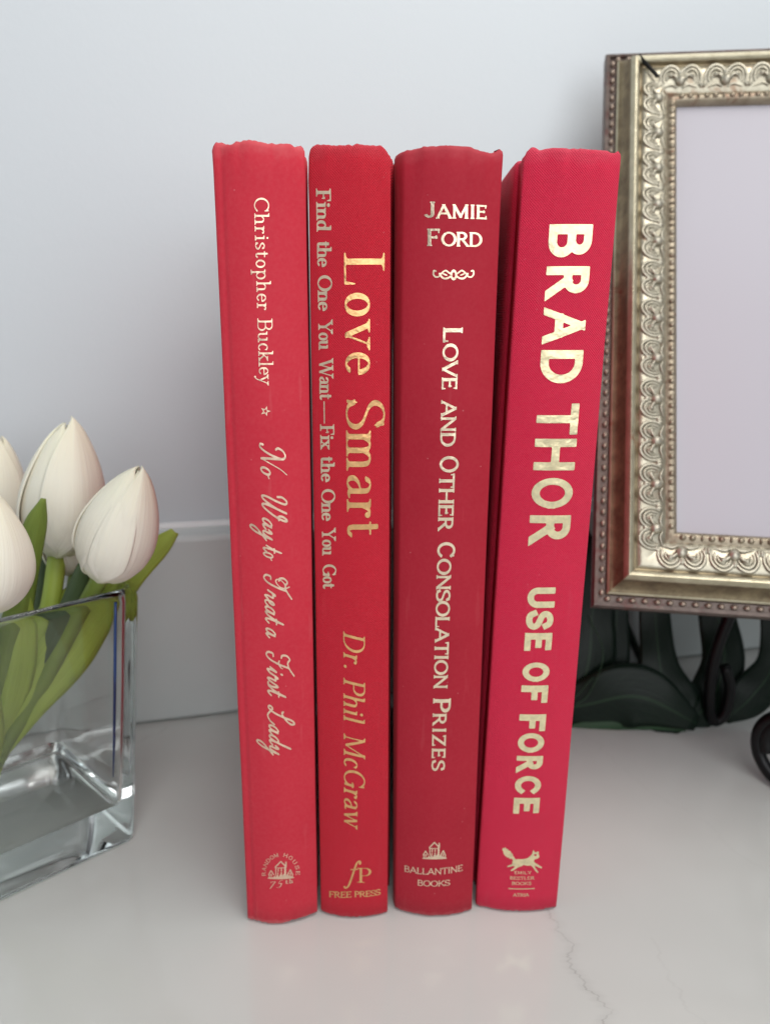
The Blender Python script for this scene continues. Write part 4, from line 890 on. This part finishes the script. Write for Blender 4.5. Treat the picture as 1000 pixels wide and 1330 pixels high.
# tulips, nearest last
KNOT = (-0.1383, 0.235, 0.0477)
FOOT = (-0.1448, 0.233, 0.033)
tulip((-0.1623, 0.285, 0.1088), (-0.1499, 0.285, 0.1528), .0150, 'far white tulip bud cut by the left picture edge, behind the others', stem=[(-0.1623, 0.285, 0.1088), (-0.1588, 0.27, 0.0818), (-0.1431, 0.24, 0.0524), (-0.1452, 0.234, 0.0339)], stem_mat=LEAF_LIT)
tulip((-0.1216, 0.262, 0.1116), (-0.1131, 0.262, 0.162), .0143, 'tallest white tulip with one petal tip standing apart, behind the drooping right bud', front=R(-100),
  spec=[(-12, .965, .98, -.02), (82, 1.02, 1.04, .05), (250, .96, .99, .04), (135, .97, .93, .0), (190, .95, .9, 0), (38, .93, .90, 0)],
  stem=[(-0.1217, 0.262, 0.111), (-0.125, 0.255, 0.0886), (-0.135, 0.247, 0.0611), (-0.1419, 0.242, 0.0432), (-0.1472, 0.24, 0.0291)], stem_mat=LEAF_LIT,
  leaves=[([(-0.1377, 0.243, 0.0538), (-0.1348, 0.252, 0.0711), (-0.1307, 0.262, 0.0918), (-0.1286, 0.268, 0.1145)], [0.0046, 0.0098, 0.0121, 0.0098], .5, LEAF_SHADED),
          ([(-0.1414, 0.238, 0.0536), (-0.1322, 0.237, 0.0787), (-0.1223, 0.237, 0.1076), (-0.116, 0.235, 0.1275), (-0.1115, 0.234, 0.1389)], [0.0051, 0.0118, 0.0077, 0.0077, 0.0013], .7, LEAF, dict(face=(.6,-1,.1)))])
tulip((-0.1184, 0.27, 0.1009), (-0.1246, 0.27, 0.1321), .0105, 'small folded white tulip half hidden between the two right buds', stem=[(-0.1184, 0.27, 0.1009), (-0.1187, 0.26, 0.0865), (-0.1289, 0.249, 0.0601), (-0.1419, 0.243, 0.0425)], stem_mat=LEAF)
tulip((-0.0969, 0.24, 0.1108), (-0.0796, 0.236, 0.1507), .0127, 'closed white tulip leaning right above the vase corner', front=R(-118), spec=[(-10, .985, .985, 0), (92, 1.0, 1.03, 0), (235, .98, .96, 0), (50, .96, .92, 0), (180, .95, .90, 0), (300, .96, .90, 0)],
  stem=[(-0.098, 0.243, 0.1102), (-0.1112, 0.251, 0.0905), (-0.1248, 0.248, 0.067), (-0.1395, 0.242, 0.0442), (-0.1478, 0.24, 0.0291)], stem_w=.0030, stem_mat=LEAF,
  leaves=[([(-0.1423, 0.24, 0.0412), (-0.1331, 0.243, 0.0633), (-0.1216, 0.249, 0.0796), (-0.1082, 0.254, 0.0929), (-0.0937, 0.256, 0.1053), (-0.0826, 0.257, 0.1149), (-0.0762, 0.257, 0.1211)], [0.0072, 0.0233, 0.0300, 0.0228, 0.0128, 0.0083, 0.0033], .5, LEAF_LIT, dict(face=(-.1,-1,.35), twist=-0.5)),
          ([(-0.1302, 0.246, 0.0617), (-0.1189, 0.248, 0.0826), (-0.1122, 0.249, 0.0973), (-0.1078, 0.25, 0.1102)], [0.0044, 0.0094, 0.0094, 0.0044], .5, LEAF_SHADED),
          ([(-0.1425, 0.239, 0.0441), (-0.1355, 0.238, 0.0645), (-0.1302, 0.238, 0.0812), (-0.1269, 0.238, 0.0958), (-0.1231, 0.236, 0.108)], [0.0051, 0.0153, 0.0148, 0.0102, 0.0020], .6, LEAF_LIT, dict(face=(.3,-1,.2)))])
tulip((-0.1245, 0.212, 0.11), (-0.1155, 0.212, 0.1477), .0135, 'nearest white tulip bud, cut by the left picture edge, in front of the vase rim', front=R(-60),
  stem=[(-0.1245, 0.212, 0.11), (-0.1301, 0.221, 0.1022), (-0.1375, 0.232, 0.084), (-0.1412, 0.238, 0.0505), (-0.1484, 0.24, 0.0291)], stem_mat=LEAF_LIT)

# vase
VK = [-0.095, 0.2442] ; VT = [-0.0873, 0.2494]

def plan(corner, La, Lb, r, inset, a1=R(222.0), a2=R(136.0)):
    c = np.array(corner, float); d1 = np.array((math.cos(a1), math.sin(a1))); d2 = np.array((math.cos(a2), math.sin(a2)))
    P_ = [c, c + d2 * Lb, c + d1 * La + d2 * Lb, c + d1 * La]; cen = sum(P_) / 4; out = []
    Q = []
    for k in range(4):
        p = P_[k]; e1 = P_[k - 1] - p; e2 = P_[(k + 1) % 4] - p; e1 /= np.linalg.norm(e1); e2 /= np.linalg.norm(e2)
        sn = abs(e1[0] * e2[1] - e1[1] * e2[0]); Q.append(p + (e1 + e2) * inset / sn)
    for k in range(4):
        p = Q[k]; e1 = Q[k - 1] - p; e2 = Q[(k + 1) % 4] - p; e1 /= np.linalg.norm(e1); e2 /= np.linalg.norm(e2)
        for j in range(7):
            t = j / 6; out.append(p + e1 * r * (1 - t) ** 2 + e2 * r * t ** 2)
    return out
g = NT('clear_glass'); g.set(Roughness=0.0, IOR=1.45); g.b.inputs['Transmission Weight'].default_value = 1.0; g.b.inputs['Base Color'].default_value = (0.965, 0.985, 0.975, 1)
LA, LB = 0.115, 0.068
vase = empty('glass_vase', (VK[0], VK[1], 0.0)); tag(vase, 'clear rectangular thick based glass vase holding the white tulips', 'vase')
rings = []
def ringat(z, inset, r, fl=None):
    t = z / .1; c = (VK[0] + (VT[0] - VK[0]) * t, VK[1] + (VT[1] - VK[1]) * t)
    return [(p[0] - VK[0], p[1] - VK[1], z) for p in plan(c, LA, LB, r, inset)]
for z, ins, r in ((.0006, .0022, .008), (.0002, .0012, .008), (.0010, .0003, .0085), (.0030, 0, .009), (.03, 0, .009), (.065, 0, .009), (.096, 0, .009), (.0985, .0004, .009), (.1000, .0016, .0085), (.1002, .0024, .0082), (.0994, .0030, .0088), (.097, .0036, .0088), (.065, .0037, .0086), (.03, .0038, .0084), (.0185, .0040, .008), (.0165, .0046, .0075), (.0155, .0075, .005)):
    rings.append(ringat(z * 1.025, ins, r * .45))
V = [p for rg in rings for p in rg]; n = len(rings[0]); Fc = []
for a_ in range(len(rings) - 1):
    for k in range(n): Fc.append((a_ * n + k, a_ * n + (k + 1) % n, (a_ + 1) * n + (k + 1) % n, (a_ + 1) * n + k))
Fc.append(tuple(range(n))); Fc.append(tuple((len(rings) - 1) * n + k for k in range(n)))
vb = fixn(mesh('glass_body', V, Fc, g.m, vase)); es = vb.modifiers.new('edge', 'EDGE_SPLIT'); es.split_angle = R(35)

tube('painted_refraction_strip', [tuple(np.array(p) - np.array((VK[0], VK[1], 0))) for p in [(-0.0943, 0.2425, 0.0995), (-0.0966, 0.242, 0.0736), (-0.0991, 0.2412, 0.0458), (-0.1007, 0.2408, 0.0304)]], [.0005, .0006, .0005, .0002], mat_simple('refraction_blue', (0.012, 0.045, 0.16), 0.3), vase, 8, 4)  # added blue strip painting the refraction line of the glass corner

# dark plant behind the frame
plant = empty('artificial_plant', (0.13, 0.375, 0.0)); tag(plant, 'dark green broad leaved plant drooping to the counter behind the picture frame', 'plant')
PO = (0.13, 0.375, 0.0)
EDGE = mat_leaf('leaf_underside', (0.012, 0.040, 0.015), (0.02, 0.06, 0.022), 0.5)

leaf('leaf', [(0.1113, 0.352, 0.0913), (0.1049, 0.346, 0.0567), (0.1026, 0.338, 0.031), (0.0942, 0.33, 0.0054)], [0.0227, 0.0234, 0.0280, 0.0166], 0.12, PLANT, plant, origin=PO, thick=.0008, curl=0.0, face=(0,-1,.25))
leaf('leaf', [(0.119, 0.358, 0.0895), (0.1189, 0.352, 0.0543), (0.1137, 0.34, 0.0258), (0.1, 0.331, 0.0027), (0.0786, 0.33, -0.0035)], [0.0113, 0.0121, 0.0212, 0.0189, 0.0076], 0.12, PLANT, plant, origin=PO, thick=.0008, curl=0.0, face=(0,-1,.25))
leaf('leaf', [(0.1358, 0.356, 0.0903), (0.1374, 0.35, 0.0554), (0.1381, 0.338, 0.0314), (0.141, 0.328, 0.0135), (0.1474, 0.324, 0.0011)], [0.0151, 0.0159, 0.0196, 0.0340, 0.0113], 0.1, PLANT, plant, origin=PO, thick=.0008, curl=0.0, face=(0,-1,.25))
leaf('leaf', [(0.0751, 0.334, 0.0028), (0.1006, 0.33, 0.0119), (0.1258, 0.327, 0.0181), (0.154, 0.323, 0.006)], [0.0076, 0.0249, 0.0317, 0.0076], 0.1, PLANT, plant, origin=PO, thick=.0008, curl=0.0, face=(0,-1,.25))
leaf('leaf', [(0.0785, 0.3285, -0.006), (0.1046, 0.3275, 0.0014), (0.1306, 0.3255, 0.0034), (0.1489, 0.3235, 0.0023)], [0.0030, 0.0057, 0.0045, 0.0015], 0.2, EDGE, plant, origin=PO, thick=.0008, curl=0.0, face=(0,-1,.25))
leaf('leaf', [(0.1657, 0.358, 0.0901), (0.1706, 0.354, 0.0541), (0.1724, 0.342, 0.0298), (0.1619, 0.332, 0.0115), (0.1479, 0.33, -0.0)], [0.0204, 0.0189, 0.0227, 0.0227, 0.0060], 0.1, PLANT, plant, origin=PO, thick=.0008, curl=0.0, face=(0,-1,.25))
leaf('leaf', [(0.191, 0.358, 0.0904), (0.1982, 0.352, 0.0553), (0.1973, 0.342, 0.0301), (0.1843, 0.334, 0.0149), (0.1715, 0.332, 0.003)], [0.0151, 0.0128, 0.0166, 0.0212, 0.0053], 0.1, PLANT, plant, origin=PO, thick=.0008, curl=0.0, face=(0,-1,.25))
leaf('leaf', [(0.1222, 0.345, -0.0077), (0.1344, 0.345, 0.0104), (0.1473, 0.347, 0.027)], [0.0076, 0.0227, 0.0113], 0.1, PLANT, plant, origin=PO, thick=.0008, curl=0.0, face=(0,-1,.25))
for q in ([(0.1021, 0.343, 0.0537), (0.1083, 0.334, 0.0372), (0.1017, 0.329, 0.0188), (0.0953, 0.3275, 0.0132)], [(0.0773, 0.3275, 0.0088), (0.09, 0.3262, 0.0135), (0.1024, 0.3275, 0.028)]):
    tube('leaf_rib', [tuple(np.array(p) - np.array(PO)) for p in q], .00022, EDGE, plant, 6, 6)
for q in ((0.10, .374, .10), (0.13, .378, .12), (0.17, .392, .11)):
    tube('stem', [(0.02, 0.008, 0.002), (q[0] - PO[0], q[1] - PO[1], q[2])], .0022, PLANT, plant, 8, 4)
